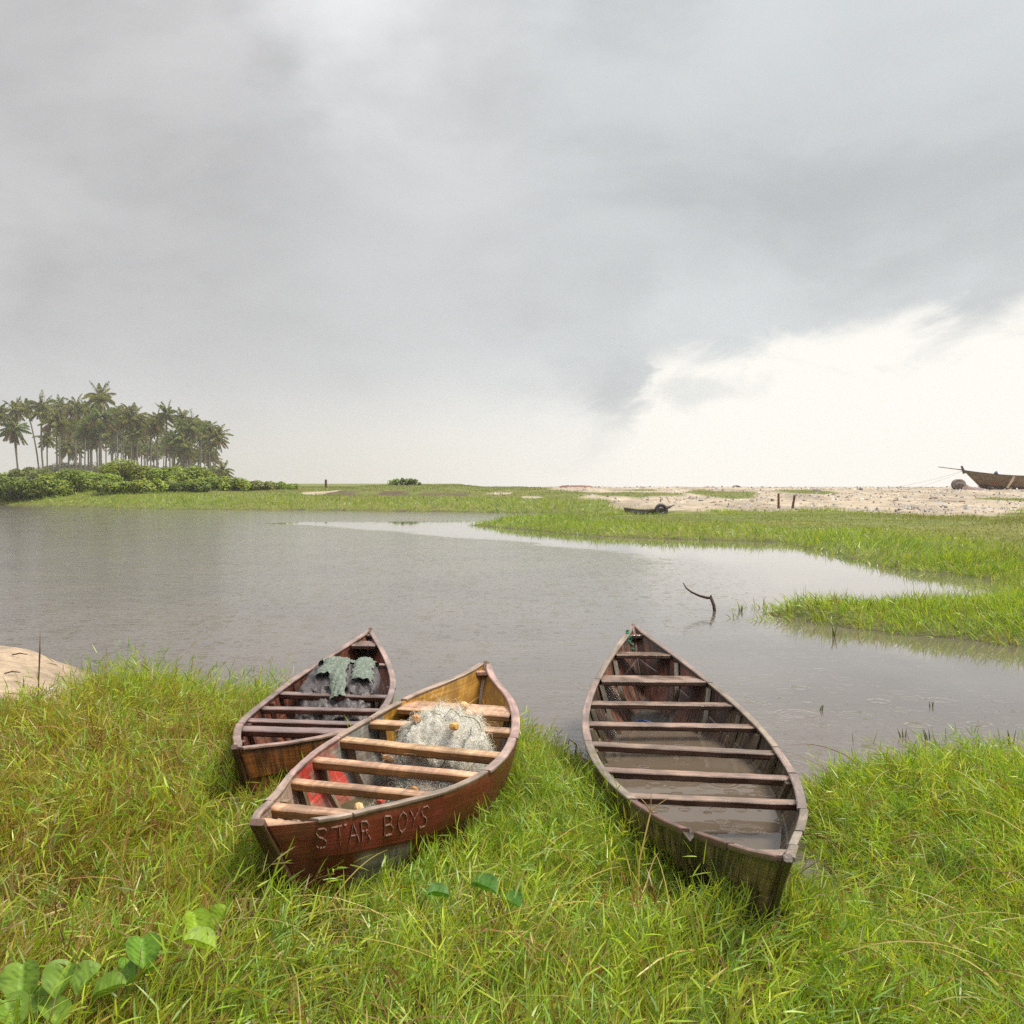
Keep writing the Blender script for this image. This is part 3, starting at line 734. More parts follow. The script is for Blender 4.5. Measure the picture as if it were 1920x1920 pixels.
def cloth():
    """a pair of wet green trousers thrown over the sheet: waist along the top, two legs hanging towards us"""
    G = Vt.reshape(80, 70, 3).copy(); mb = MB()
    for _ in range(28): G[1:-1, 1:-1] = (G[:-2, 1:-1] + G[2:, 1:-1] + G[1:-1, :-2] + G[1:-1, 2:] + G[1:-1, 1:-1] * 2) / 6
    N3 = nrm(np.cross(np.gradient(G, axis=1), np.gradient(G, axis=0))); N3 = N3 * np.sign(N3[..., 2:3] + 1e-9)
    def top(t, v):
        a = min(max((t - .53) / .27, 0), .999) * 79; b = min(max((v + 1) / 2, 0), .999) * 69; i, j = min(int(a), 78), min(int(b), 68); fa, fb = a - i, b - j
        f = lambda A: (A[i, j] * (1 - fa) + A[i + 1, j] * fa) * (1 - fb) + (A[i, j + 1] * (1 - fa) + A[i + 1, j + 1] * fa) * fb
        return f(G), f(N3)
    def strip(pts, w0, w1, n=44, m=13):
        P = []; pts = np.array(pts, float)
        for i in range(n):
            u = i / (n - 1) * (len(pts) - 1); k = min(int(u), len(pts) - 2); c = pts[k] * (1 - (u - k)) + pts[k + 1] * (u - k)
            d = pts[k + 1] - pts[k]; L = S1.L; dd = np.array([d[0] * L, d[1] * .4]); dd = dd / (np.hypot(*dd) + 1e-9); pr = np.array([-dd[1] / L, dd[0] / .4])
            w = (w0 + (w1 - w0) * i / (n - 1)) * (1 + .10 * math.sin(i * .9) + .06 * math.sin(i * .4 + 1))
            for j in range(m):
                q = j / (m - 1) - .5; e = c + pr * w * q
                p, nn = top(*e); wr = .008 * math.sin(i * 2.3 + 2 * math.sin(j * .9)) + .006 * math.sin(j * 1.3 + i * .5) + .010 * (nz(i * .13, j * .2, 3) - .5)
                p = p + nn * (.030 + .026 * max(1 - (2 * q) ** 4, 0) + wr * min(1, 4 * (.5 - abs(q)) + .3))
                P.append(p)
        cols = [lerp((.175, .225, .20), (.24, .25, .19), nz(p[0] * 2, p[1] * 2, 3)) for p in P]
        mb.add(P, grid_faces(n, m), cols)
    strip([(.725, .62), (.742, .35), (.748, -.05), (.742, -.40), (.725, -.55)], .17, .15)
    strip([(.745, .24), (.71, .26), (.67, .22), (.635, .30)], .15, .17)
    strip([(.745, .05), (.70, .07), (.64, .02), (.585, -.08)], .12, .13)
    strip([(.745, -.42), (.71, -.40), (.66, -.43), (.62, -.45)], .15, .16)
    lo = (float(mb.v[0][0]), float(mb.v[0][1]), .4); o = mb.build('wet_trousers', M_CLOTH, None, lo, smooth=True); o.location = lo
    tag(o, 'crumpled sea green trousers draped over the dark plastic sheet', 'trousers')
cloth()
def leafpatch(name, p, r, col, mat, label, cat):
    mb = MB(); V = [(0, 0, .004)]; 
    for k in range(9):
        a = 2 * math.pi * k / 9; V.append((math.cos(a) * r * (1.5 if k % 9 == 0 else 1), math.sin(a) * r * .6, .012 * random.random()))
    mb.add(V, [(0, 1 + k, 1 + (k + 1) % 9) for k in range(9)], col); o = mb.build(name, mat); o.location = p; o.rotation_euler.z = random.uniform(0, 6)
    return tag(o, label, cat)
p, zf, zg = in_boat(S1, .44, .25); leafpatch('fallen_leaf', (p[0], p[1], zf + .01), .035, (.55, .34, .03), M_LEAF, 'yellow leaf lying on the floor of the brown canoe', 'leaf')
# green cord at the bow of the dark canoe
mb = MB(); g = S3.gun(.975, 1, .0); pts = []
for k in range(26):
    u = k / 25; pts.append(g + np.array([.05 * u + .018 * math.sin(k * 1.3), -.10 * u + .02 * math.cos(k * 1.1), .02 - .20 * u ** 1.5 + .012 * math.sin(k * 2.)]))
tube(mb, pts, .006, 5, (.03, .16, .09)); o = mb.build('green_cord', M_ROUGH, None, tuple(g)); o.location = tuple(g); tag(o, 'frayed green cord hanging inside the bow of the dark canoe', 'cord')
p, zf, zg = in_boat(S3, .80, .15); mb = MB(); pts = [np.array([p[0] - .10 + .2 * k / 14, p[1] + .05 * math.sin(k * .5), ZW + .012 + .035 * math.sin(math.pi * k / 14)]) for k in range(15)]
tube(mb, pts, .007, 5, (.05, .10, .30)); o = mb.build('blue_cord', M_ROUGH, None, tuple(pts[0])); o.location = tuple(pts[0]); tag(o, 'loop of blue cord at the edge of the rain water in the dark canoe', 'cord')
# pale reed bent over the side of the dark canoe
rx, ry = at(1205, 1650, .35); g = S3.gun(.215, 1)
mb = MB(); a = np.array([rx - .02, ry + .02, zat(rx, ry)]); b = np.array([g[0] - .10, g[1] - .06, .56])
tube(mb, [a, a * .5 + b * .5 + [-.02, 0, .02], b], [.004, .0035, .003], 5, (.42, .30, .10))
for dx, dz in ((-.05, .07), (.0, .09), (.075, .065)): tube(mb, [b, b + np.array([dx * .5, -.01, dz * .6]), b + np.array([dx, -.01, dz])], [.003, .002, .001], 4, (.45, .32, .12))
o = mb.build('dry_stalk', M_LEAF, None, tuple(a)); o.location = tuple(a); tag(o, 'dry forked grass stalk leaning on the flank of the dark canoe', 'stalk')

# ------------------------------------------------------------------ grass
BOATS = [S1, S2, S3]
def boat_d(x, y):
    """signed clearance to the boats' plan (negative inside); also nearest centre direction"""
    best = np.full(len(x), 9.)
    for S in BOATS:
        rx = x - S.a[0]; ry = y - S.a[1]; t = (rx * S.d[0] + ry * S.d[1]) / S.L
        bowc = S.bow * (1 - (2 * np.clip(t, 0, 1) - 1) ** 2)
        lat = np.abs(rx * S.n[0] + ry * S.n[1] - bowc)
        ti = np.clip(t, 0, 1); h = S.W(ti) * (S.flare + .10)
        r0 = S.r0 * 1.25; e = np.maximum(np.maximum(r0 - t, t - 1) * S.L, 0)
        best = np.minimum(best, np.where(e > 0, np.hypot(e, np.maximum(lat - h, 0)), lat - h))
    return best
GREEN = np.array([[.235, .355, .022], [.31, .405, .032], [.145, .255, .022], [.38, .425, .045], [.215, .335, .07]])
DRY = np.array([[.34, .27, .055], [.27, .16, .045], [.40, .33, .12], [.24, .22, .03], [.17, .085, .03]])
def palette(P, n): return P[rng.integers(0, len(P), n)] * (.75 + .5 * rng.random((n, 1)))
def dryness(x, y):
    d = .07 + 1.3 * np.exp(-(((x + 2.9) / 1.5) ** 2 + ((y - 5.6) / 1.7) ** 2)) + .40 * np.exp(-(((x + 1.3) / .8) ** 2 + ((y - 3.2) / .7) ** 2)) + .22 * np.exp(-(((x + .2) / 1.) ** 2 + ((y - 3.2) / .8) ** 2))
    d = d + .25 * np.exp(-(((x + 1.9) / .9) ** 2 + ((y - 4.4) / 1.) ** 2))
    d = d * (.5 + 1.1 * fbm(x * 1.3, y * 1.3)); return np.clip(d * sstep(8.4, 7.3, y * (x < -1) + 0 * y), 0, .85)
def lean_field(x, y):
    a = 6.28 * (fbm(x * .55 + 40, y * .55, 3) * 1.6); return np.column_stack([np.cos(a), np.sin(a), 0 * x])
def near_grass():
    rb = Rib()
    def pts(N, y0=2.0, y1=9.7):
        y = y0 + (y1 - y0) * rng.random(N * 3) ** .85; x = (rng.random(N * 3) * 2 - 1) * (.56 * y + 1.7); keep = rng.random(N * 3) < (.56 * y + 1.7) / (.56 * y1 + 1.7)
        x, y = x[keep], y[keep]; d = sdist(x, y, NEAR); sa = sandy(x, y)
        ok = (d > -.12 + .25 * (fbm(x * 2, y * 2) - .5)) & (sa < .4) & (boat_d(x, y) > .0) & ~((x < -3.0 - .25 * (y - 6.8)) & (y > 6.8)); return x[ok][:N], y[ok][:N]
    def hmap(x, y):
        c = fbm(x * 1.7 + 9, y * 1.7, 3); h = .62 + .75 * sstep(.35, .72, c)
        h = h * (1 + .85 * np.exp(-(((x + 2.4) / .9) ** 2 + ((y - 7.6) / .8) ** 2)))
        h = h * (1 - .45 * np.exp(-(((x - 1.6) / .45) ** 2 + ((y - 4.9) / .7) ** 2)))
        h = h * (1 - .30 * np.exp(-(((x + .2) / 1.) ** 2 + ((y - 3.0) / .6) ** 2)))
        h = h * (1 - .40 * np.exp(-(((x - .42) / .34) ** 2 + ((y - 4.1) / .7) ** 2)))
        h = h * np.interp(sdist(x, y, NEAR), [-.2, 0, .4, 1.5], [.6, .7, .95, 1.])
        return h
    # matted under-layer and dead thatch
    x, y = pts(70000); n = len(x); z = height(x, y); dr = dryness(x, y)
    D = rng.normal(size=(n, 3)); D[:, 2] = np.abs(D[:, 2]) * .55 + .05
    isd = (rng.random(n) < .12 + dr * .8)[:, None]; c = np.where(isd, palette(DRY, n) * .8, palette(GREEN, n) * .85)
    rb.add(*ribbons(np.column_stack([x, y, z + rng.random(n) * .05]), D, .10 + .16 * rng.random(n), .0035 + .004 * rng.random(n), .5 + .5 * rng.random(n), c, 3))
    # upright blades
    x, y = pts(150000); n = len(x); z = height(x, y); dr = dryness(x, y); lf = lean_field(x, y)
    D = np.column_stack([rng.normal(0, .33, n), rng.normal(0, .33, n), np.ones(n)]) + lf * (.18 + .5 * rng.random((n, 1))) * .8
    hh = hmap(x, y) * (.09 + .15 * rng.random(n) ** 1.3)
    isd = (rng.random(n) < dr * .85 + .05)[:, None]; c = np.where(isd, palette(DRY, n), palette(GREEN, n))
    yel = (dr * .8)[:, None]; c = c * (1 - .5 * yel) + np.array([.40, .31, .03]) * .5 * yel
    rb.add(*ribbons(np.column_stack([x, y, z - .01]), D, hh, .0040 + .0036 * rng.random(n), .1 + .6 * rng.random(n), c, 4))
    # jointed shoots: a stem with narrow leaves set alternately along it
    x, y = pts(15000); n = len(x); z = height(x, y); dr = dryness(x, y); lf = lean_field(x, y)
    D = np.column_stack([rng.normal(0, .42, n), rng.normal(0, .42, n), np.ones(n)]) + lf * .45
    L = hmap(x, y) * (.15 + .155 * rng.random(n)); dp = .1 + .4 * rng.random(n); root = np.column_stack([x, y, z])
    isd = (rng.random(n) < dr * .5 + .03)[:, None]; c = np.where(isd, palette(DRY, n), palette(GREEN, n) * 1.08)
    ref = rng.normal(size=(n, 3)); rb.add(*ribbons(root, D, L, np.full(n, .0034), dp, c * np.array([1.1, .98, 1.]), 4, prof=np.array([1, 1, .9, .7, .4]), side=ref))
    for k, t in enumerate((.3, .45, .58, .7, .82, .93, 1.0)):
        p, d = along(root, D, L, dp, t); sgn = 1 if k % 2 else -1
        pl = nrm(np.cross(d, ref)); dd = d * .8 + pl * sgn * (.62 if t < .99 else .1) + rng.normal(0, .12, (n, 3))
        rb.add(*ribbons(p, dd, (.06 + .07 * rng.random(n)) * (1.1 - .35 * t), .0040 + .0033 * rng.random(n), .05 + .4 * rng.random(n), c * (.85 + .3 * rng.random((n, 1))), 3))
    # long straws and runners lying over the sward
    x, y = pts(2100); n = len(x); z = height(x, y); a = rng.random(n) * 6.28
    D = np.column_stack([np.cos(a), np.sin(a), .35 + .5 * rng.random(n)])
    rb.add(*ribbons(np.column_stack([x, y, z + .03 + .08 * rng.random(n)]), D, .25 + .45 * rng.random(n), .003 + .003 * rng.random(n), .6 + .7 * rng.random(n), palette(DRY, n) * 1.15, 6, prof=np.array([.9, 1, 1, .9, .8, .6, .3])))
    # tall tufts round the hulls, leaning over their flanks
    x, y = pts(60000, 2.6, 8.2); k = boat_d(x, y) < .30; x, y = x[k], y[k]; k = (boat_d(x, y) > .015) & (rng.random(len(x)) < .9); x, y = x[k], y[k]; n = len(x); z = height(x, y)
    D = np.column_stack([rng.normal(0, .35, n), rng.normal(0, .30, n) - .1, np.ones(n)]); c = np.where(rng.random((n, 1)) < .08, palette(DRY, n), palette(GREEN, n))
    rb.add(*ribbons(np.column_stack([x, y, z]), D, hmap(x, y) * (.12 + .16 * rng.random(n)) * np.where(x > .4, .8, 1.), .004 + .003 * rng.random(n), .2 + .6 * rng.random(n), c, 4))
    # drop whole blades that would grow up through or poke into a hull
    V = np.concatenate(rb.V); Fq = np.concatenate(rb.F); C = np.concatenate(rb.C)
    inside = np.zeros(len(V), bool)
    for S in BOATS:
        rx = V[:, 0] - S.a[0]; ry = V[:, 1] - S.a[1]; t = (rx * S.d[0] + ry * S.d[1]) / S.L; ti = np.clip(t, 0, 1)
        lat = np.abs(rx * S.n[0] + ry * S.n[1] - S.bow * (1 - (2 * ti - 1) ** 2)); zg = S.zg(ti); zk = np.interp(ti, [0, .25, .5, .75, 1], S.keel)
        k = np.clip((V[:, 2] - zk) / np.maximum(zg - zk, .1), 0, 1.); w = S.W(ti) * (S.flare + (1 - S.flare) * k)
        inside |= (t > S.r0 * (1 - k) * .95) & (t < 1.) & (lat < w - .005 + np.where(k < 1, .012, -.03))
    m = inside[Fq].any(1)
    # a blade is a run of linked quads: spread the mark along each run
    link = Fq[1:, 0] == Fq[:-1, 3]; run = np.concatenate([[0], np.cumsum(~link)]); bad = np.zeros(run[-1] + 1, bool); np.logical_or.at(bad, run, m); keep = ~bad[run]
    rb.V = [V]; rb.F = [Fq[keep]]; rb.C = [C]
    o = rb.build('grass', M_GRASS); tag(o, 'long green and straw coloured grass of the near bank', 'grass', None, 'stuff')
near_grass()
def field(name, label, N, box, ok, hfun, wid, cfun, segs=2, tilt=.35):
    rb = Rib(); y = box[2] + (box[3] - box[2]) * rng.random(N); x = box[0] + (box[1] - box[0]) * rng.random(N)
    k = (np.abs(x) < .62 * y + 3) & ok(x, y); x, y = x[k], y[k]; n = len(x); z = height(x, y)
    D = np.column_stack([rng.normal(0, tilt, n), rng.normal(0, tilt, n), np.ones(n)]) + lean_field(x * .4, y * .4) * .3
    L = hfun(x, y) * (.55 + .8 * rng.random(n)); W = wid * (.6 + .8 * rng.random(n))
    z = np.where(z < -.02, -.03, z)
    rb.add(*ribbons(np.column_stack([x, y, z - .01]), D, L, W, .3 + .9 * rng.random(n), cfun(x, y, n), segs))
    tag(rb.build(name, M_GRASS), label, 'grass', None, 'stuff')
def okA(x, y):
    d = sdist(x, y, FARL); f = fbm(x * 1.1, y * 1.1, 3); tip = np.exp(-(((x - 4.) / 1.2) ** 2 + ((y - 15.3) / 1.) ** 2)) + .8 * np.exp(-(((x - 8.6) / 1.3) ** 2 + ((y - 18.5) / 1.) ** 2))
    edge = d > (-.10 - 1.1 * tip * (f > .53) - .5 * (f - .5)); thin = np.where(d < .25, rng.random(len(x)) < .30 + .25 * (d > -.05), True)
    return edge & thin & (sandy(x, y) < .5)
def colA(x, y, n):
    f = fbm(x * .8, y * .8)[:, None]; c = palette(GREEN, n) * 1.0; return np.where(rng.random((n, 1)) < .08 + .25 * sstep(.55, .75, f), palette(DRY, n) * .8, c)
field('grass', 'bright green marsh grass on the spit jutting into the lake from the right', 85000, (3, 16, 11, 24), okA, lambda x, y:   .74 * np.interp(sdist(x, y, FARL), [-1, 0, 1, 3], [.20, .25, .36, .40]) * (.55 + .9 * fbm(x * 1.1, y * 1.1, 3)), .011, colA, 3)
def okB(x, y):
    d = sdist(x, y, FARL); return (d > -.15) & (sandy(x, y) < .45) & ~((np.abs(x - 8.4) < 2.6) & (y > 51.5)) & (rng.random(len(x)) < np.interp(d, [-.2, .6, 3, 5], [.9, 1, .9, .55]))
def hB(x, y):
    d = sdist(x, y, FARL); h = np.interp(d, [0, 1, 3.5, 6], [.26, .36, .26, .10]); top = np.exp(-((y - 54) / 3.) ** 2) * sstep(8, 12, x); f = fbm(x * .5, y * .5, 3)
    return .85 * (h + .30 * top * sstep(.4, .65, f) + .25 * sstep(.58, .7, f) * sstep(14, 20, x)) * (.7 + .6 * fbm(x * .9, y * .9, 3))
def colB(x, y, n):
    d = sdist(x, y, FARL); k = np.clip(np.interp(d, [0, 3, 5, 8], [0, .05, .7, .85]) - .7 * np.exp(-((y - 54) / 3.) ** 2), 0, 1)[:, None] * (.6 + .6 * fbm(x * .5, y * .5)[:, None])
    olive = np.array([.17, .165, .03]) * (.7 + .6 * rng.random((n, 1))); return palette(GREEN, n) * .95 * (1 - k) + olive * k
field('grass', 'green marsh grass with an olive middle on the long spit before the sand', 130000, (-4, 40, 21, 60), okB, hB, .022, colB)
def okC(x, y):
    d = sdist(x, y, FARL); sa = sandy(x, y); bare = sstep(80, 83, y) * sstep(88, 85.5, y) * sstep(-18, -15, x) * sstep(-2, -5, x) * sstep(.25, .5, fbm(x * .5, y * .5)); return (rng.random(len(x)) > bare * .9) & (d > -.3) & (sa < .5) & ~((np.abs(x - 8.4) < 2.8) & (y < 61) & (rng.random(len(x)) < .9)) & (rng.random(len(x)) < np.interp(d, [0, 5, 8, 14], [1, 1, .7, .6]))
def hC(x, y):
    d = sdist(x, y, FARL); f = fbm(x * .35, y * .35, 3); return np.interp(d, [0, 2, 6, 9], [.26, .38, .30, .12]) * (.6 + .8 * f)
def colC(x, y, n):
    d = sdist(x, y, FARL); k = np.interp(d, [0, 5, 9, 14], [.05, .12, .5, .75])[:, None]; f = fbm(x * .25, y * .3, 3)[:, None]
    olive = np.where(f > .55, np.array([.15, .11, .03]), np.array([.115, .15, .03])) * (.7 + .6 * rng.random((n, 1))); return palette(GREEN, n) * .95 * (1 - k) + olive * k
field('grass', 'band of grass along the far shore below the bushes and the beach', 150000, (-62, 50, 57, 121), okC, hC, .042, colC)

# scattered stems standing in the water
def stalks(spots, col):
    for i, (px, py, h, lab, nm) in enumerate(spots):
        x, y = at(px, py, 0.); z = max(zat(x, y), -.05) if nm != 'post' else zat(x, y); mb = MB()
        for k in range(3 if nm == 'water_weed' else 1):
            a = random.uniform(-.3, .3); tube(mb, [(x + k * .015, y, z), (x + k * .015 + a * h * .4, y, z + h * .6), (x + k * .015 + a * h, y, z + h)], [.004 + .0003 * y, .003 + .0003 * y, .001], 4, jitter(col))
        o = mb.build(nm, M_LEAF, None, (x, y, z)); o.location = (x, y, z)
        tag(o, lab, 'weed')
stalks([(1744, 1325, .10, 'small weed sprouting from the water right of the dark canoe, nearer the spit', 'water_weed'), (1536, 1332, .10, 'weed sprouting from the water just right of the dark canoe', 'water_weed'), (1690, 1382, .12, 'weed sprouting from the water, middle of the row before the right bank', 'water_weed'),
        (1737, 1388, .14, 'leafy weed sprouting from the water close to the right bank', 'water_weed'), (1892, 1395, .16, 'weed sprouting from the water at the right edge', 'water_weed'), (1562, 1195, .22, 'dark upright stem standing in the water below the grassy spit', 'water_weed'),
        (1387, 1146, .16, 'thin weed standing in the water beside the crooked branch', 'water_weed')], (.14, .17, .04))

# ------------------------------------------------------------------ crooked branch, twigs
def stick(name, pts, rad, col, label, cat, mat=None):
    mb = MB(); tube(mb, pts, rad, 7, col); o = mb.build(name, mat or M_BARK, None, tuple(pts[0]), smooth=True); o.location = tuple(pts[0]); return tag(o, label, cat)
bx, by = at(1341, 1146, 0.); Y = by
P = [(1342, 1147), (1338, 1134), (1333, 1121), (1326, 1121), (1311, 1117), (1296, 1110), (1286, 1102), (1281, 1093)]
pts = []
for i, (a, b) in enumerate(P):
    x, y, z = far(a, b, Y + .05 * i); pts.append(np.array([x, y, z]))
pts[0][2] = -.12
mb = MB(); tube(mb, pts, [.026, .026, .026, .022, .018, .015, .012, .008], 7, (.055, .03, .022)); tube(mb, [pts[2], pts[2] + np.array([.0, 0, .045])], [.022, .012], 6, (.05, .03, .02))
o = mb.build('branch', M_BARK, None, tuple(pts[0]), smooth=True); o.location = tuple(pts[0]); tag(o, 'crooked dark branch sticking out of the lake', 'branch')
x, y = at(1078, 1432, .05); z = 0.02
stick('twig', [np.array(p) for p in ((x, y, z), (x + .005, y, z + .10), (x + .01, y + .01, z + .16), (x - .04, y + .01, z + .20), (x - .05, y, z + .13))], [.006, .005, .005, .004, .003], (.05, .03, .02), 'dark bent twig at the muddy water edge between the red and dark canoes', 'twig')
x, y = at(70, 1300, .55); z = zat(x, y)
stick('seed_stalk', [np.array(p) for p in ((x, y, z), (x + .01, y, z + .28), (x + .02, y, z + .47), (x + .025, y, z + .62))], [.004, .004, .006, .002], (.16, .09, .04), 'tall dry seed stalk standing before the bare sand at the left', 'stalk', M_LEAF)
for px, py, l, a, lab in ((22, 1224, .14, .2, 'short dark stick on the bare sand at the left edge'), (8, 1252, .12, .5, 'dark stick lying low on the bare sand by the left edge, nearest the grass')):
    x, y = at(px, py, .30); z = zat(x, y) + .012
    stick('driftwood', [np.array(p) for p in ((x, y, z), (x + l * .5, y + .02, z + .015), (x + l, y + a * l, z))], [.006, .007, .004], (.06, .035, .025), lab, 'stick')

# ------------------------------------------------------------------ beach vine leaves in the foreground
def vine(spots, label, tone):
    x, y = at(spots[0][0], spots[0][1], .52); z0 = zat(x, y); root = tag(empty('beach_vine', (x, y, z0)), label, 'plant', 'broad leaved vines in the foreground grass')
    sm = MB(); prev = None
    for px, py, size, az, tilt, hgt in spots:
        lx, ly = at(px, py, .42 + hgt); hgt = hgt + .035; zl = zat(lx, ly) + hgt
        lx, ly = at(px, py, zl); mb = MB(); V = []; C = []; n, m = 19, 11
        ca, sa = math.cos(az), math.sin(az)
        for i in range(n):
            u = i / (n - 1); w = size * .50 * max(1 - abs(2 * u - 1.06) ** 2.3, .02) ** .5 * (1 if u < .97 else .8)
            for j in range(m):
                q = 2 * j / (m - 1) - 1; xx = (u - .5) * size * 1.05 - .07 * size * (1 - abs(q)) * max(0, u - .8) * 5 + .05 * size * (1 - abs(q)) * max(0, .15 - u) * 6 * -1; yy = q * w
                fold = abs(q) * w * .8; zz = fold + .05 * size * math.sin(u * 9 + q) * .4 - .16 * size * (u - .5) ** 2
                X = xx * math.cos(tilt) - zz * math.sin(tilt); Z = xx * math.sin(tilt) + zz * math.cos(tilt)
                V.append((lx + X * ca - yy * sa, ly + X * sa + yy * ca, zl + Z)); k = .92 + .06 * random.random() + (.26 if math.cos((u * 1. - abs(q) * .30) * 6.283 * 6) > .8 else 0) - (.35 if nz(u * 3 + px, q + py, 2) > .66 else 0) - .12 * abs(q) ** 3
                C.append(tuple(c * (1.22 if j == m // 2 else 1) * k for c in tone))
        mb.add(V, grid_faces(n, m), C); mb.build('leaf', M_LEAF, root, (x, y, z0), smooth=True)
        base = np.array([lx - .5 * size * math.cos(tilt) * ca, ly - .5 * size * math.cos(tilt) * sa, zl - .5 * size * math.sin(tilt)])
        tube(sm, [base, base + np.array([-.02 * ca, -.02 * sa, -.05]), np.array([lx - .08 * ca, ly - .08 * sa, zat(lx, ly) + .01])], [.003, .003, .004], 5, (.20, .16, .05))
        g = np.array([lx - .08 * ca, ly - .08 * sa, zat(lx, ly) + .02])
        if prev is not None: tube(sm, [prev, (prev + g) / 2 + [0, 0, .015], g], .004, 5, (.22, .13, .05))
        prev = g
    sm.build('stem', M_LEAF, root, (x, y, z0), smooth=True)
vine([(40, 1840, .105, 1.9, .9, .17), (120, 1836, .10, 1.3, .8, .19), (168, 1838, .095, .9, .6, .17), (205, 1862, .10, .3, .35, .13), (62, 1880, .09, 2.2, .3, .12), (98, 1905, .09, 2.6, .5, .10), (18, 1900, .10, 2.4, .6, .12)],
     'largest clump of broad rounded vine leaves in the bottom left corner', (.155, .255, .035))
vine([(268, 1785, .10, 2.0, .7, .20), (262, 1832, .10, .6, .35, .14), (245, 1815, .07, 1.7, .2, .12)], 'pair of broad green vine leaves just right of the corner clump', (.125, .24, .025))
vine([(374, 1775, .105, 3.3, .35, .19), (366, 1732, .085, 2.2, .9, .22), (415, 1722, .08, .9, 1.0, .20)], 'three pale yellow green vine leaves standing apart in the lower left grass', (.22, .33, .025))
vine([(908, 1668, .105, 2.9, .25, .17), (955, 1694, .085, -.4, -.2, .15), (820, 1680, .085, .1, -.15, .14)], 'dark green vine leaves half buried in grass between the red and dark canoes', (.055, .15, .012))

# ------------------------------------------------------------------ bushes
def bush(x, y, z0, w, h, depth, label, tone, leaf=.33, dens=1., name='bush', seed=0):
    root = tag(empty(name, (x, y, z0)), label, 'bush', 'bushes of the far bank thicket')
    n = int(1500 * dens * max(w * h / 8, .5)); r = np.random.default_rng(100 + seed)
    # lobes give the uneven outline
    nl = max(7, int(w * 3 * max(1., w / h / 2.2))); lc = np.column_stack([(r.random(nl) * 2 - 1) * w * .40, (r.random(nl) * 2 - 1) * depth * .36, h * (.25 + .52 * r.random(nl))])
    lr = (.15 + .22 * r.random(nl)) * min(w, h * 1.35)
    lc[:, 2] = np.minimum(lc[:, 2], h * (1.02 - .55 * (lc[:, 0] / (w * .55)) ** 2) - lr * .75); lc[:, 2] = np.maximum(lc[:, 2], lr * .3)
    k = r.integers(0, nl, n); d = nrm(r.normal(size=(n, 3)) + np.array([0, -.15, .25])); rad = lr[k] * (.72 + .34 * r.random(n))
    p = lc[k] + d * rad[:, None] * np.array([1, 1, .85]); ok = p[:, 2] > .02; p, d, k = p[ok], d[ok], k[ok]; n = len(p)
    nor = nrm(d * .8 + np.array([0, -.1, .75]) + r.normal(0, .45, (n, 3))); tg = nrm(np.cross(nor, r.normal(size=(n, 3)))); bt = np.cross(nor, tg)
    s = (leaf * (.6 + .7 * r.random(n)))[:, None]
    V = np.stack([p - tg * s * .5, p + bt * s * .30 - nor * s * .06, p + tg * s * .5 - nor * s * .12, p - bt * s * .30 - nor * s * .06], 1).reshape(-1, 3)
    lt = .72 + .5 * r.random((nl, 1)) + np.array([.12, 0, 0]) * (r.random((nl, 1)) - .4); c = np.array(tone) * (.75 + .5 * r.random((n, 1))) * lt[k]; yl = r.random((n, 1)) < .10; c = np.where(yl, c * np.array([1.7, 1.25, .9]), c)
    mesh_np('foliage', V, np.arange(n * 4).reshape(-1, 4), M_LEAF, C=np.repeat(c, 4, 0), parent=root)
    mb = MB()
    for i in range(min(nl, 9)): tube(mb, [(lc[i][0] * .15, lc[i][1] * .15, -.1), (lc[i][0] * .6, lc[i][1] * .6, lc[i][2] * .5), tuple(lc[i] + [0, 0, lr[i] * .3])], [.06, .04, .015], 5, (.09, .065, .045))
    mb.build('stem', M_BARK, root)
G1 = (.175, .245, .022); G2 = (.125, .18, .024); G3 = (.21, .27, .028)
BL = [(-8, 885, 941, 80, 'left end bush of the thicket, cut by the picture edge, dark green', G2, 93), (22, 893, 944, 62, 'low dark bush hanging over the water at the left end of the thicket', G2, 91), (62, 872, 938, 62, 'olive feathery bush standing tallest near the left end of the thicket', (.13, .16, .04), 94),
      (100, 884, 941, 66, 'glossy round bush right of the olive feathery one', G1, 92), (140, 880, 940, 74, 'wide glossy bush below the tallest palm', G1, 93), (188, 884, 938, 66, 'glossy bush left of the high dome shaped bush', G1, 94),
      (242, 861, 928, 70, 'high dome shaped bush rising above the middle of the thicket', G3, 97), (222, 898, 938, 80, 'low spreading bush in front of the high dome shaped bush', G1, 90), (285, 896, 938, 80, 'low bright bush in the middle front of the thicket', G3, 89),
      (318, 872, 932, 66, 'tall bush left of the pair under the palm grove right end', G1, 95), (362, 876, 932, 70, 'tall bush at the right under the grove edge', G1, 95), (345, 900, 939, 86, 'broad low dark bush in front of the two tall right ones', G2, 90),
      (410, 893, 937, 76, 'spreading bush before the two small palms', G1, 93), (455, 899, 936, 70, 'low brownish green bush near the right end of the thicket', (.15, .175, .04), 95), (505, 904, 934, 66, 'last low bush at the right end of the thicket', G1, 97)]
for i, (px, ty, byy, wpx, lab, tone, D) in enumerate(BL):
    x, _, zt = far(px, ty, D); z0 = zat(x, D) - .05; bush(x, D, z0, wpx * (1.28 if px < 400 else 1.7) / 1900 * D, max(zt - z0, .8), 3.2, lab, tone, .27, 2.6, seed=i)
x, _, zt = far(760, 902, 107); bush(x, 107, zat(x, 107), 3.9, .75, 1.4, 'low bright green bush alone on the skyline of the far bank', (.13, .20, .03), .26, 1.6, seed=40)

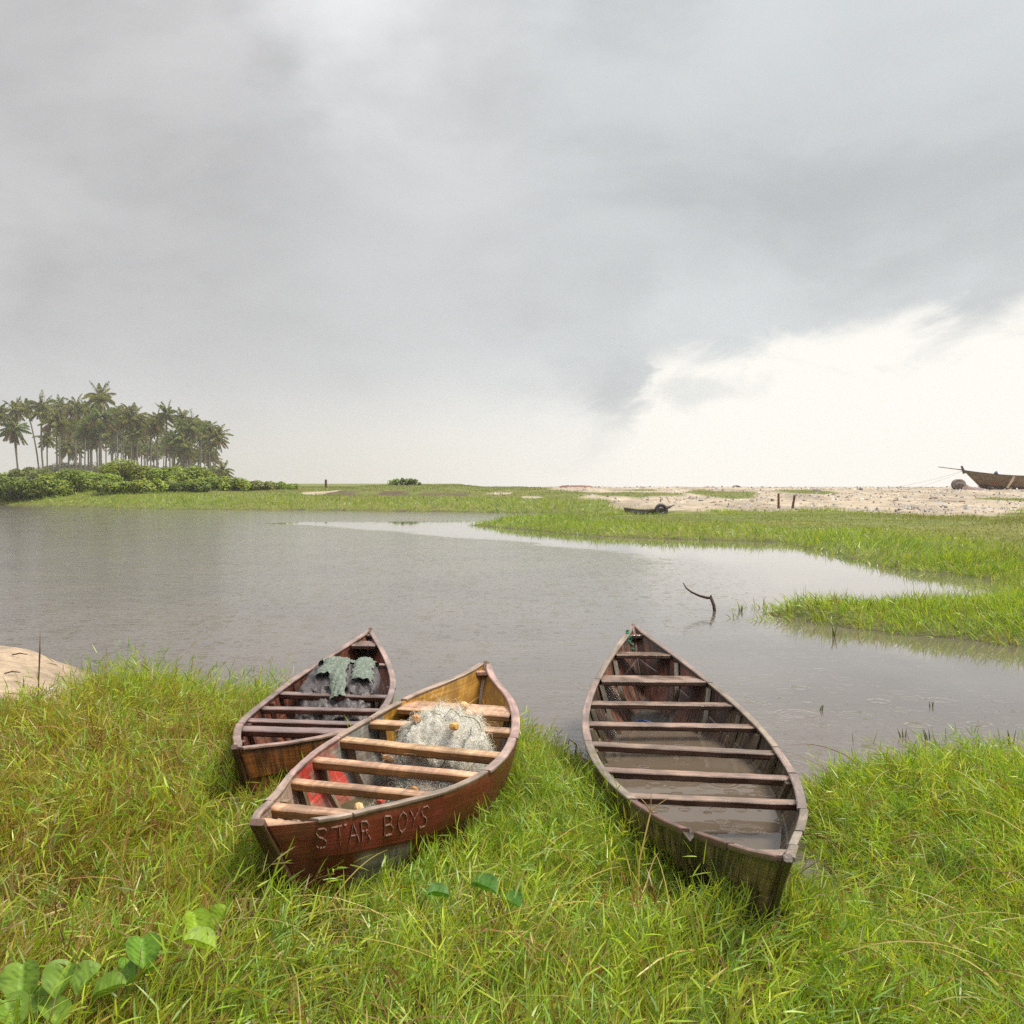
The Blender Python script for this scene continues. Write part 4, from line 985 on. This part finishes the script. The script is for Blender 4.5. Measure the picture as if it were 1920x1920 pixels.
# ------------------------------------------------------------------ coconut palms
def frond_arrays(r, n_f, Lf, droop_lo, droop_hi, tone):
    """fronds with drooping leaflets, gathered into ribbons"""
    rb = Rib()
    for i in range(n_f):
        az = 6.283 * (i * .381966 + .1 * r.random()); k = i / (n_f - 1); el = R(84 - 132 * k ** .85 + r.normal(0, 6)); L = Lf * (.72 + .3 * r.random()) * (1 - .2 * abs(k - .5))
        D = np.array([[math.cos(az) * math.cos(el), math.sin(az) * math.cos(el), math.sin(el)]]); dp = droop_lo + (droop_hi - droop_lo) * r.random()
        old = k > .72; c = np.array(tone) * (1 if not old else 1) * (.75 + .5 * r.random()); 
        if old and r.random() < .65: c = np.array([.20, .125, .04]) * (.7 + .5 * r.random())
        elif r.random() < .25: c = np.array([.16, .165, .035]) * (.8 + .4 * r.random())
        root = np.zeros((1, 3)); sd = np.array([[-math.sin(az), math.cos(az), 0.]])
        rb.add(*ribbons(root, D, np.array([L]), np.array([.14]), np.array([dp]), np.array([c * 1.1]), 6, side=np.array([[0, 0, 1.]])))
        m = 24; t = np.linspace(.14, .98, m); P = []; DD = []
        for tt in t:
            p, d = along(root, D, np.array([L]), np.array([dp]), tt); P.append(p[0]); DD.append(d[0])
        P = np.array(P); DD = np.array(DD)
        for s in (1, -1):
            ld = nrm(DD * .55 + sd * s * .75 + np.array([0, 0, -.25]) + r.normal(0, .08, (m, 3))); ll = .95 * np.sin(np.pi * np.clip(t * .85 + .12, 0, 1)) ** .7 * (Lf / 4.4)
            rb.add(*ribbons(P, ld, ll, np.full(m, .20), np.full(m, 1.5), np.repeat(c[None], m, 0) * (.85 + .3 * r.random((m, 1))), 2, prof=np.array([.9, .8, .15]), side=DD + r.normal(0, .3, (m, 3))))
    return rb
PALM_MESH = []
for v in range(8):
    r = np.random.default_rng(50 + v); rb = frond_arrays(r, 24 + (v * 5) % 13, 3.6 + .12 * ((v * 3) % 8), .35 + .1 * (v % 4), 1.0 + .14 * ((v * 5) % 6), [(.15, .19, .035), (.20, .205, .04), (.12, .17, .035), (.17, .19, .045), (.13, .15, .03), (.18, .18, .04), (.14, .18, .03), (.16, .17, .04)][v]); o = rb.build('crown', M_PALM); PALM_MESH.append(o.data); bpy.data.objects.remove(o)
TRUNK = {}
def palm(x, y, zc, lean, label, size=1., var=0, bend=.0):
    z0 = zat(x, y) - .1; h = zc - z0; root = tag(empty('palm_tree', (x - lean * h, y, z0)), label, 'palm tree', 'coconut palms of the far grove')
    mb = MB(); pts = []
    for k in range(9):
        u = k / 8; pts.append((lean * h * u + bend * h * math.sin(math.pi * u), 0, h * u))
    tube(mb, pts, [.27 * size, .20 * size] + [.17 * size] * 4 + [.16 * size] * 2 + [.19 * size], 6, jitter((.155, .13, .105))); mb.build('trunk', M_BARK, root, smooth=True)
    c = bpy.data.objects.new('crown', PALM_MESH[var % 8]); COL.objects.link(c); c.parent = root; c.location = (lean * h, 0, h); c.scale = (size * random.uniform(.9, 1.1), size * random.uniform(.9, 1.1), size * random.uniform(.85, 1.12)); c.rotation_euler = (random.uniform(-.24, .24), random.uniform(-.24, .24), random.uniform(0, 6.28))
PL = [(-3, 776, 205, .02, .0, 1., 'palm cut by the left picture edge, only half its crown showing'), (30, 769, 207, -.03, -.02, .95, 'yellowish palm with a slim crown, second from the left edge'), (25, 805, 205, -.10, .0, .95, 'lower palm under the yellowish one, its trunk crossing another'),
      (50, 764, 215, -.16, .03, .9, 'palm with a long curved trunk leaning left, behind the yellowish palm'), (79, 766, 210, -.03, -.03, 1.05, 'palm with a dense crown and bare crooked trunk left of the grove gap'), (106, 790, 206, .0, .0, 1.05, 'broad drooping palm low in front at the left of the grove'),
      (112, 763, 226, .02, .0, .95, 'palm peeping up behind the broad drooping one'), (141, 767, 222, .0, .0, 1., 'palm with upright tips left of the tallest palm'), (160, 768, 230, .02, .0, .95, 'palm close behind on the left of the tallest palm'),
      (188, 745, 208, .0, .0, 1.12, 'tallest palm of the grove, its crown standing clear of the rest'), (187, 784, 204, .0, .0, 1.1, 'palm with golden dead fronds right under the tallest palm'), (219, 776, 224, .0, .0, .95, 'palm right behind the tallest one, half hidden'),
      (231, 782, 218, .01, .0, .95, 'palm left of the one with a high central tuft'), (249, 783, 206, .0, .0, 1.08, 'palm with a high tufted crown in the middle right of the grove'), (282, 800, 216, .0, .0, .95, 'palm in the dip of the grove skyline'),
      (295, 790, 212, .02, .0, .95, 'palm close left of the tall slim right hand palm'), (312, 776, 207, .03, .01, .95, 'tall slim palm standing out at the right part of the grove'), (342, 785, 222, .0, .0, .85, 'small feathery crown right of the tall slim palm'),
      (356, 803, 207, .03, .0, 1.08, 'wide fountain shaped palm near the right end of the grove'), (377, 800, 220, .02, .0, .9, 'palm between the fountain shaped one and the grove edge'), (392, 806, 214, .0, .0, .85, 'palm with a straight trunk, second from the right end'),
      (406, 820, 208, .07, .01, .95, 'rightmost tall palm, leaning outward with drooping fronds'), (326, 826, 205, .0, .0, .95, 'low palm under the tall slim one'), (345, 838, 205, .03, .0, .85, 'low palm at the right foot of the grove'), (257, 812, 205, .0, .0, .95, 'low drooping palm under the tufted crown'),
      (88, 822, 214, .0, .0, .8, 'small low palm in the gap at the left of the grove'), (165, 806, 206, .0, .0, .95, 'lower palm left of the golden fronds'), (395, 850, 216, .02, .0, .5, 'small palm with few fronds between the two right end trunks')]
for i, (px, py, D, lean, bend, size, lab) in enumerate(PL):
    x, _, z = far(px, py, D); palm(x, D, z, lean, lab, size, i, bend)
for px, py, D, size, lab in ((400, 884, 190, .62, 'short young palm at the right foot of the grove, left one of two'), (417, 884, 185, .72, 'short young palm at the right foot of the grove, right one of two')):
    x, _, z = far(px, py, D); palm(x, D, z, .0, lab, size, int(px))
for i in range(56):
    px = 116 + 278 * ((i * .618034) % 1) + random.uniform(-6, 6); py = random.uniform(796, 852) + (8 if px > 330 else 0); D = random.uniform(232, 320)
    x, _, z = far(px, py, D); palm(x, D, z, random.uniform(-.04, .05), 'slender palm crowded in the shaded rear rows of the grove', random.uniform(.85, 1.1), i, random.uniform(-.03, .03))
for i in range(9):
    px = 105 + 34 * i + random.uniform(-8, 8); D = random.uniform(245, 300); x, _, zt = far(px, random.uniform(866, 878), D); z0 = zat(x, D)
    bush(x, D, z0, 11, zt - z0, 5, 'grey green undergrowth between the trunks at the back of the palm grove', (.12, .125, .06), .7, .45, 'bush', 60 + i)

# ------------------------------------------------------------------ posts, far boats, gear on the beach
def post(px, ptop, pbot, D, w, label, lean=0., col=(.12, .055, .035)):
    x, _, zt = far(px, ptop, D); z0 = zat(x, D) - .1; h = zt - z0
    mb = MB(); tube(mb, [(0, 0, 0), (lean * h * .5, 0, h * .5), (lean * h, .02, h * .98), (lean * h, .02, h)], [w, w * .95, w * .9, w * .7], 8, col)
    o = mb.build('post', M_BARK); o.location = (x - lean * h, D, z0); tag(o, label, 'post')
post(1460, 925, 950, 60, .075, 'upright weathered post on the sand, left one of the pair'); post(1490, 929, 948, 61, .08, 'leaning weathered post on the sand, right one of the pair', .16)
post(611, 899, 914, 108, .14, 'lone dark post on the skyline of the far bank', 0, (.09, .06, .05)); post(745, 906, 915, 103, .09, 'short dark post before the lone skyline bush', 0, (.07, .045, .035))

def far_boat(name, x0, x1, y, zs, zb, W, label, cat, co, ci, rake, mat, th=()):
    q = [x0, y, x1, y + .6, 0, 0, 0, 0, 0] + W; S = Shape(q, zs, rake[0], rake[1], zb, .55, .03); L = (float(S.cen(.5)[0]), y, zb[2])
    r = tag(empty(name, L), label, cat); hull('hull', S, mat, r, L, co, ci, lambda t, u: (.07, .05, .03), None, .05)
    for sd in (1, -1): rail(S, r, L, sd, .004, .998, .10, .06, (.16, .11, .085))
    for t in th: thwart(S, r, L, t, t, .22, .06, (.26, .2, .13))
    return S, r, L
xa = far(1170, 950, 59.5)[0]; xb = far(1268, 950, 59.5)[0]; zc = zat((xa + xb) / 2, 59.5)
def o5(t, v, s):
    a = lerp((.085, .065, .05), (.13, .105, .085), nz(t * 2, v))
    if .16 < v < .42 and (.16 < t < .235 or .26 < t < .40): a = (.13, .19, .32)
    if .16 < v < .42 and (.24 < t < .255 or .41 < t < .425 or .13 < t < .145): a = (.45, .43, .40)
    return a
S5, r5, L5 = far_boat('wooden_canoe', xa, xb, 59.5, (zc + .46, zc + .34, zc + .62), [zc + .02, zc - .03, zc - .04, zc + .0, zc + .30], [.14, .28, .38, .40, .36, .22, .10], 'small far canoe with blue and white painted blocks, lying at the far water edge', 'canoe', o5, lambda t, v, s: (.06, .045, .035), (.10, .55), M_HULL2, (.3, .62))
r5['group'] = 'canoes resting on the far shore'
def tyre():
    t = .69; p = S5.gun(t, -1); mb = MB(); Rr, rr = .30, .105; V = []
    for i in range(28):
        a = 2 * math.pi * i / 28
        for j in range(10):
            b = 2 * math.pi * j / 10; k = Rr + rr * math.cos(b); V.append((k * math.cos(a), rr * .9 * math.sin(b), k * math.sin(a)))
    mb.add(V, [(i * 10 + j, i * 10 + (j + 1) % 10, ((i + 1) % 28) * 10 + (j + 1) % 10, ((i + 1) % 28) * 10 + j) for i in range(28) for j in range(10)], (.018, .018, .020))
    o = mb.build('tyre', M_RUBBER, smooth=True); o.location = (p[0], p[1] - .14, zc + .33); o.rotation_euler = (R(-12), 0, R(6)); tag(o, 'old black tyre leaning against the side of the small far canoe', 'tyre')
tyre()
DB = 98.
xa = far(1806, 890, DB)[0]; z6 = zat(xa + 3, DB)
def o6(t, v, s):
    k = nz(t * 3, v * 2); a = lerp((.14, .085, .045), (.30, .21, .11), k); a = lerp(a, (.10, .13, .05), float(sstep(.55, .7, nz(t * 2 + 5, v))) * .6)
    a = lerp(a, (.30, .085, .05), float(sstep(.55, .68, nz(t * 3 + 9, v * 2))) * .7 * float(sstep(.35, .5, v))); return lerp(a, (.05, .035, .025), float(sstep(.7, .95, v)))
S6, r6, L6 = far_boat('fishing_boat', xa, xa + 11.5, DB, (z6 + 1.85, z6 + 1.30, z6 + 1.7), [z6 + .16, z6 + .05, z6 + .05, z6 + .08, z6 + .2], [.35, .75, 1.05, 1.15, 1.05, .7, .3], 'big weathered plank fishing boat hauled out on the beach at the right edge', 'fishing boat', o6, lambda t, v, s: (.12, .08, .05), (1.75, 1.4), M_HULL2, (.2, .36, .52, .7))
mb = MB(); g = S6.gun(0., 1); tube(mb, [g + [.12, 0, -.3], g + [0, 0, .05], g + [-.16, 0, .42]], [.15, .13, .10], 7, (.07, .05, .045)); mb.build('stem_post', M_WOOD, r6, L6)
mb = MB(); tube(mb, [g + [.8, .15, -.16], g + [-.1, .15, .06], g + [-2.35, .1, .34]], [.06, .055, .045], 6, (.15, .12, .10)); mb.build('bowsprit', M_WOOD, r6, L6)
mb = MB(); p = S6.gun(.24, -1); tube(mb, [p + [0, 0, .02], p + [0, 0, .16], p + [.05, 0, .30]], [.22, .16, .05], 7, (.03, .05, .12)); o = mb.build('cloth_bundle', M_ROUGH, None, tuple(p), smooth=True); o.location = tuple(p); tag(o, 'dark blue bundle lying on the rim of the big fishing boat', 'bundle')
mb = MB(); p = S6.gun(.37, -1); a = np.array([p[0] + .1, p[1] - .25, p[2] - .1]); b = np.array([p[0] - .75, p[1] - .6, zat(p[0] - .75, p[1] - .6) + .15]); beam(mb, a, b, .22, .07, up=(0, -1, .3), C=(.36, .25, .16), seg=4); o = mb.build('plank', M_TAN, None, tuple(b)); o.location = tuple(b); tag(o, 'pale plank leaning on the flank of the big fishing boat', 'plank')
for t, lab in ((.20, 'log under the front of the big fishing boat'), (.36, 'log under the middle of the big fishing boat')):
    c = S6.cen(t); z = zat(c[0], c[1] - 1.) + .10; stick('log_roller', [np.array((c[0], c[1] - 1.3, z)), np.array((c[0] + .1, c[1], z)), np.array((c[0] + .1, c[1] + 1.2, z))], [.14, .15, .14], (.09, .06, .04), lab, 'log')
for e, lab, sag in ((far(1692, 914, 95), 'lower slack rope running from the bow of the big fishing boat to the sand', .25), (far(1650, 914, 97), 'upper slack rope running from the bow of the big fishing boat to the sand', .2)):
    e = np.array([e[0], e[1], zat(e[0], e[1])]); s0 = g + np.array([-.05, 0, -.05]); P = [s0 * (1 - u) + e * u - np.array([0, 0, sag * 4 * u * (1 - u)]) for u in np.linspace(0, 1, 12)]
    stick('mooring_rope', P, [.014] * 12, (.42, .38, .34), lab, 'rope', M_ROUGH)
def net_bundle():
    x, _, _ = far(1797, 915, 96); z = zat(x, 96); mb = MB()
    for k in range(6):      # rolled turns of net
        rr = .52 - .085 * k; V = [np.array([.02 * k + rr * math.cos(a) * 1.05, -.3 - .05 * k + .05 * math.sin(3 * a + k), .50 + rr * .92 * math.sin(a)]) for a in np.linspace(0, 6.2832, 22)]
        tube(mb, V, .062, 6, jitter((.17, .13, .11) if k % 2 else (.24, .17, .14), .3), caps=False)
    for k in range(6):
        rr = .50; V = [np.array([.03 * k + rr * math.cos(a) * 1.05, .0 + .16 * k - .25, .50 + rr * .92 * math.sin(a)]) for a in np.linspace(0, 6.2832, 18)]; tube(mb, V, .10, 6, jitter((.16, .12, .10), .3), caps=False)
    n, m = 26, 14; V = []; C = []
    for i in range(n):
        for j in range(m):
            u = i / (n - 1); q = j / (m - 1) * 2 - 1; hh = (.62 - .40 * float(sstep(.1, .5, u))) * (1 - q * q) ** .5 * math.sin(math.pi * min(.12 + u * .88, 1)) ** .5 * (.7 + .7 * nz(u * 3, q * 2, 2))
            V.append((u * 2.7 + .1, q * .7, hh - .02)); C.append(lerp((.12, .09, .075), (.24, .16, .14), nz(u * 5, q * 3, 2)) if nz(u * 7, q * 5) < .62 else (.08, .10, .22))
    mb.add(V, grid_faces(n, m), C); o = mb.build('net_bundle', rough_mat('rolled_net', .8, 18, .9, .8, .05), smooth=True); o.location = (x, 96, z); tag(o, 'rolled bundle of old brown netting lying before the big fishing boat', 'net')
net_bundle()
def hump(px, py, D, w, h, col, name, label, cat):
    x, _, _ = far(px, py, D); z = zat(x, D); mb = MB(); V = []
    for i in range(9):
        for j in range(7):
            u = i / 8 * 2 - 1; q = j / 6; prof = (1 - abs(u) ** 3.) ** .5
            V.append((u * w / 2, math.cos(q * math.pi) * w * .22 * prof, math.sin(q * math.pi) * h * prof * (.8 + .35 * nz(u + D, q, 2)) - .03))
    mb.add(V, grid_faces(9, 7), col); o = mb.build(name, M_ROUGH, smooth=True); o.location = (x, D, z); tag(o, label, cat)
hump(1381, 915, 106, .95, .26, (.045, .035, .03), 'driftwood', 'dark weathered wreck of a crate on the beach skyline', 'driftwood')
hump(1080, 912, 113, 4.2, .22, (.14, .065, .05), 'upturned_boat', 'long brown upturned hull just showing over the beach crest', 'boat')
hump(1750, 939, 76, .8, .22, (.13, .07, .05), 'driftwood', 'brown curled driftwood on the open sand below the big fishing boat', 'driftwood'); hump(1760, 946, 70, .5, .12, (.20, .28, .40), 'plastic_scrap', 'pale blue plastic scrap on the sand at the right', 'scrap')
hump(1804, 944, 72, .55, .15, (.16, .09, .06), 'driftwood', 'small brown driftwood lump right of the curled one', 'driftwood'); hump(1532, 920, 93, .9, .22, (.16, .14, .15), 'driftwood', 'grey driftwood on the green patch right of the two posts', 'driftwood')
hump(1345, 1033, 30, .12, .05, (.03, .025, .02), 'floating_debris', 'dark scrap floating in the bright water by the long spit', 'debris'); hump(1745, 1076, 22.2, .16, .09, (.05, .03, .025), 'floating_debris', 'dark lump at the head of the narrow inlet on the right', 'debris')
x, y = at(92, 1263, .3); mb = MB(); V = [(random.uniform(-.03, .03) + i % 5 * .012, random.uniform(-.02, .02) + i // 5 * .012, random.uniform(0, .025)) for i in range(25)]; mb.add(V, grid_faces(5, 5), (.7, .7, .72)); o = mb.build('paper_scrap', M_DEBRIS); o.location = (x, y, zat(x, y) + .01); tag(o, 'white scrap of paper on the bare sand at the left', 'scrap')

def litter():
    """drift line rubbish: bits nobody could count"""
    N = 13000; y = 50 + 66 * rng.random(N); x = (rng.random(N) * 1.1 - .12) * .62 * y; s = sandy(x, y)
    f = fbm(x * .14, y * .8, 4); f2 = fbm(x * 1.4, y * 1.8, 2); k = (s > .35) & (sdist(x, y, FARL) > .5) & (rng.random(N) < .10 + .95 * sstep(.48, .66, f) * sstep(.35, .6, f2)); x, y = x[k], y[k]; n = len(x); z = height(x, y)
    a = rng.random(n) * 6.28; L = .06 + .26 * rng.random(n) ** 2.5; w = L * (.25 + .6 * rng.random(n)); h = .03 + .09 * rng.random(n) ** 2
    P = np.array([[.42, .41, .40], [.60, .60, .60], [.20, .17, .15], [.10, .08, .07], [.33, .25, .2], [.30, .31, .34], [.32, .30, .28], [.16, .11, .08]]); c = P[rng.integers(0, 8, n)] * (.6 + .5 * rng.random((n, 1)))
    u = np.column_stack([np.cos(a), np.sin(a), 0 * a]); v = np.column_stack([-np.sin(a), np.cos(a), 0 * a]); o = np.column_stack([x, y, z - .01]); up = np.array([0, 0, 1.])
    V = np.empty((n, 8, 3)); i = 0
    for top in (0, 1):
        for sa, sb in ((-1, -1), (1, -1), (1, 1), (-1, 1)):
            kk = 1 - .35 * top * rng.random(n); V[:, i] = o + u * (sa * L * kk / 2)[:, None] + v * (sb * w * kk / 2)[:, None] + up * (top * h * (.5 + rng.random(n)))[:, None]; i += 1
    Fb = np.array([[4, 5, 6, 7], [0, 1, 5, 4], [1, 2, 6, 5], [2, 3, 7, 6], [3, 0, 4, 7]]); Fq = (np.arange(n)[:, None, None] * 8 + Fb[None]).reshape(-1, 4)
    o = mesh_np('beach_litter', V.reshape(-1, 3), Fq, M_DEBRIS, C=np.repeat(c, 8, 0), smooth=False); tag(o, 'grey and white drift litter strewn over the sand', 'litter', None, 'stuff')
litter()

# ------------------------------------------------------------------ sky, sun, air
SUN_EL, SUN_AZ = R(58), R(95)     # azimuth clockwise from the view direction
w = bpy.data.worlds.new('World'); scene.world = w; w.use_nodes = True; T = NT(w.node_tree)
sky = T.n('ShaderNodeTexSky', sky_type='NISHITA', sun_disc=False); sky.sun_elevation = SUN_EL; sky.sun_rotation = SUN_AZ
b0 = T.n('ShaderNodeBackground'); T.t.links.new(sky.outputs[0], b0.inputs[0]); b0.inputs[1].default_value = .08
sep = T.n('ShaderNodeSeparateXYZ'); T.set(sep.inputs[0], T.n('ShaderNodeTexCoord').outputs['Generated'])
az = T.m('ARCTAN2', sep.outputs[0], sep.outputs[1]); el = T.m('ARCSINE', sep.outputs[2])
cv = T.n('ShaderNodeCombineXYZ'); T.set(cv.inputs[0], T.m('SINE', az)); T.set(cv.inputs[1], T.m('MULTIPLY', el, 1.9)); T.set(cv.inputs[2], T.m('COSINE', az)); cv = cv.outputs[0]
nA = T.noise(cv, 3.2, 7, .55, .35); nB = T.noise(cv, 11, 8, .62, .5); nC = T.noise(T.map(cv, (1, 1, 1), (4.1, 2.2, 0)), 1.9, 4, .5, .2)
fc = T.n('ShaderNodeFloatCurve'); cu = fc.mapping.curves[0]
PTS = [(-.6, .03), (-.47, .035), (-.24, .055), (-.03, .070), (.047, .062), (.10, .052), (.112, .062), (.135, .098), (.158, .126), (.24, .133), (.30, .137), (.372, .145), (.416, .143), (.468, .156), (.6, .19)]
for i, (a, v) in enumerate(PTS):
    X, Yv = (a + .6) / 1.2, v / .3
    if i == 0: cu.points[0].location = (X, Yv)
    elif i == len(PTS) - 1: cu.points[1].location = (X, Yv)
    else: cu.points.new(X, Yv)
fc.mapping.update(); azw = T.m('ADD', az, T.m('MULTIPLY', T.m('SUBTRACT', nB, .5), .16))
T.set(fc.inputs[1], T.rng(azw, -.6, .6, 0., 1., False))
edge = T.m('MULTIPLY', fc.outputs[0], .3)
soft = T.rng(az, .03, .17, .055, .018)
amp = T.rng(az, -.1, .12, .02, .095)
dd = T.m('ADD', T.m('SUBTRACT', el, edge), T.m('ADD', T.m('MULTIPLY', T.m('SUBTRACT', nB, .5), amp), T.m('MULTIPLY', T.m('SUBTRACT', nA, .5), T.m('MULTIPLY', amp, .12))))
mask = T.rng(dd, T.m('MULTIPLY', soft, -1.), soft)
# torn wisps just below the edge on the right
wisp = T.m('MULTIPLY', T.rng(nB, .50, .66), T.m('MULTIPLY', T.rng(dd, -.075, -.012), T.rng(dd, .0, -.01)))
wisp = T.m('MULTIPLY', wisp, T.m('MULTIPLY', T.rng(az, .05, .14), .30))
lobe = T.m('EXPONENT', T.m('MULTIPLY', T.m('ADD', T.m('POWER', T.m('DIVIDE', T.m('SUBTRACT', az, .165), .052), 2.), T.m('POWER', T.m('DIVIDE', T.m('SUBTRACT', el, .085), .022), 2.)), -1.))
lobe = T.m('MULTIPLY', T.rng(T.m('ADD', lobe, T.m('MULTIPLY', T.m('SUBTRACT', nB, .5), 2.6)), .35, 1.15), .55)
mask = T.m('MAXIMUM', T.m('MAXIMUM', mask, wisp), lobe)
low = T.mix(T.rng(az, -.30, .22), (.60, .575, .525, 1), (.84, .81, .75, 1))
low = T.mix(T.rng(el, .005, .075, 0., .30), low, (.86, .84, .80, 1))
hi = T.mix(T.rng(az, -.35, .3), (.450, .448, .450, 1), (.478, .500, .506, 1))
dk = T.rng(nA, .30, .70, .92, 1.09); hi = T.mix(1., hi, T.mix(dk, (0, 0, 0, 1), (1, 1, 1, 1)), 'MULTIPLY')
vm = T.n('ShaderNodeVectorMath', operation='SCALE'); T.set(vm.inputs[0], hi); hi = vm.outputs[0]
bright = T.m('ADD', T.m('MULTIPLY', T.rng(el, .10, .46), .20), T.rng(nC, .3, .72, .90, 1.10))
# lighter opening high up, left of the middle
pa = T.m('DIVIDE', T.m('ADD', az, .16), .13); pe = T.m('DIVIDE', T.m('SUBTRACT', el, .46), .14)
op = T.m('EXPONENT', T.m('MULTIPLY', T.m('ADD', T.m('MULTIPLY', pa, pa), T.m('MULTIPLY', pe, pe)), -1.))
op = T.m('MULTIPLY', op, T.rng(T.m('ADD', T.m('ADD', az, .255), T.m('ADD', T.m('MULTIPLY', T.m('SUBTRACT', el, .45), .55), T.m('MULTIPLY', T.m('SUBTRACT', nB, .5), .12))), -.02, .03, .25, 1.))
bright = T.m('ADD', bright, T.m('MULTIPLY', op, .34))
bright = T.m('MULTIPLY', bright, T.rng(nA, .30, .70, .93, 1.07))
bright = T.m('MULTIPLY', bright, T.m('ADD', 1., T.m('MULTIPLY', T.rng(dd, .14, .0), T.rng(az, -.2, .15, .08, .16))))
bright = T.m('MULTIPLY', bright, T.rng(el, .48, 1.2, 1., 3.4))     # an overcast sky is brightest overhead
T.set(vm.inputs['Scale'], bright)
skyc = T.mix(mask, low, hi)
b1 = T.n('ShaderNodeBackground'); T.set(b1.inputs[0], skyc); b1.inputs[1].default_value = 1.0
mx = T.n('ShaderNodeMixShader'); mx.inputs[0].default_value = .95
T.t.links.new(b0.outputs[0], mx.inputs[1]); T.t.links.new(b1.outputs[0], mx.inputs[2])
ow = T.n('ShaderNodeOutputWorld'); T.t.links.new(mx.outputs[0], ow.inputs[0])
sl = bpy.data.lights.new('sun', 'SUN'); sl.energy = 4.2; sl.angle = R(14); sl.color = (1., .92, .78)
so = bpy.data.objects.new('sun', sl); COL.objects.link(so); so.location = (0, 0, 30)
sv = Vector((math.sin(SUN_AZ) * math.cos(SUN_EL), math.cos(SUN_AZ) * math.cos(SUN_EL), math.sin(SUN_EL))); so.rotation_euler = (-sv).to_track_quat('-Z', 'Y').to_euler()

HAZE = .00042
if HAZE:
    mb = MB(); X0, X1, Y0, Y1, Z0, Z1 = -300, 300, -35, 330, -9, 30
    V = [(x, y, z) for z in (Z0, Z1) for x, y in ((X0, Y0), (X1, Y0), (X1, Y1), (X0, Y1))]
    mb.add(V, [(3, 2, 1, 0), (4, 5, 6, 7), (0, 1, 5, 4), (1, 2, 6, 5), (2, 3, 7, 6), (3, 0, 4, 7)])
    m, T = new_mat('rain_haze'); pv = T.n('ShaderNodeVolumePrincipled'); pv.inputs['Density'].default_value = HAZE; pv.inputs['Color'].default_value = (.86, .86, .87, 1); pv.inputs['Anisotropy'].default_value = .2
    oo = T.n('ShaderNodeOutputMaterial'); T.t.links.new(pv.outputs[0], oo.inputs['Volume'])
    tag(mb.build('haze', m), kind='stuff')

# ------------------------------------------------------------------ camera and render settings
cam = bpy.data.cameras.new('camera'); cam.sensor_width = 36; cam.sensor_height = 36; cam.sensor_fit = 'HORIZONTAL'; cam.lens = 36 * F / 1920; cam.clip_start = .05; cam.clip_end = 3000
co = bpy.data.objects.new('camera', cam); COL.objects.link(co); co.location = (0, 0, H); co.rotation_euler = (math.pi / 2 - PITCH, 0, 0); scene.camera = co
scene.view_settings.view_transform = 'Standard'; scene.view_settings.look = 'None'; scene.view_settings.exposure = 0.30; scene.view_settings.gamma = 1
scene.render.engine = 'CYCLES'; cy = scene.cycles
cy.use_denoising = False; cy.denoiser = 'OPENIMAGEDENOISE'; cy.max_bounces = 6; cy.diffuse_bounces = 3; cy.glossy_bounces = 3; cy.transmission_bounces = 3; cy.volume_bounces = 1; cy.transparent_max_bounces = 8
cy.caustics_reflective = False; cy.caustics_refractive = False; cy.sample_clamp_indirect = 6
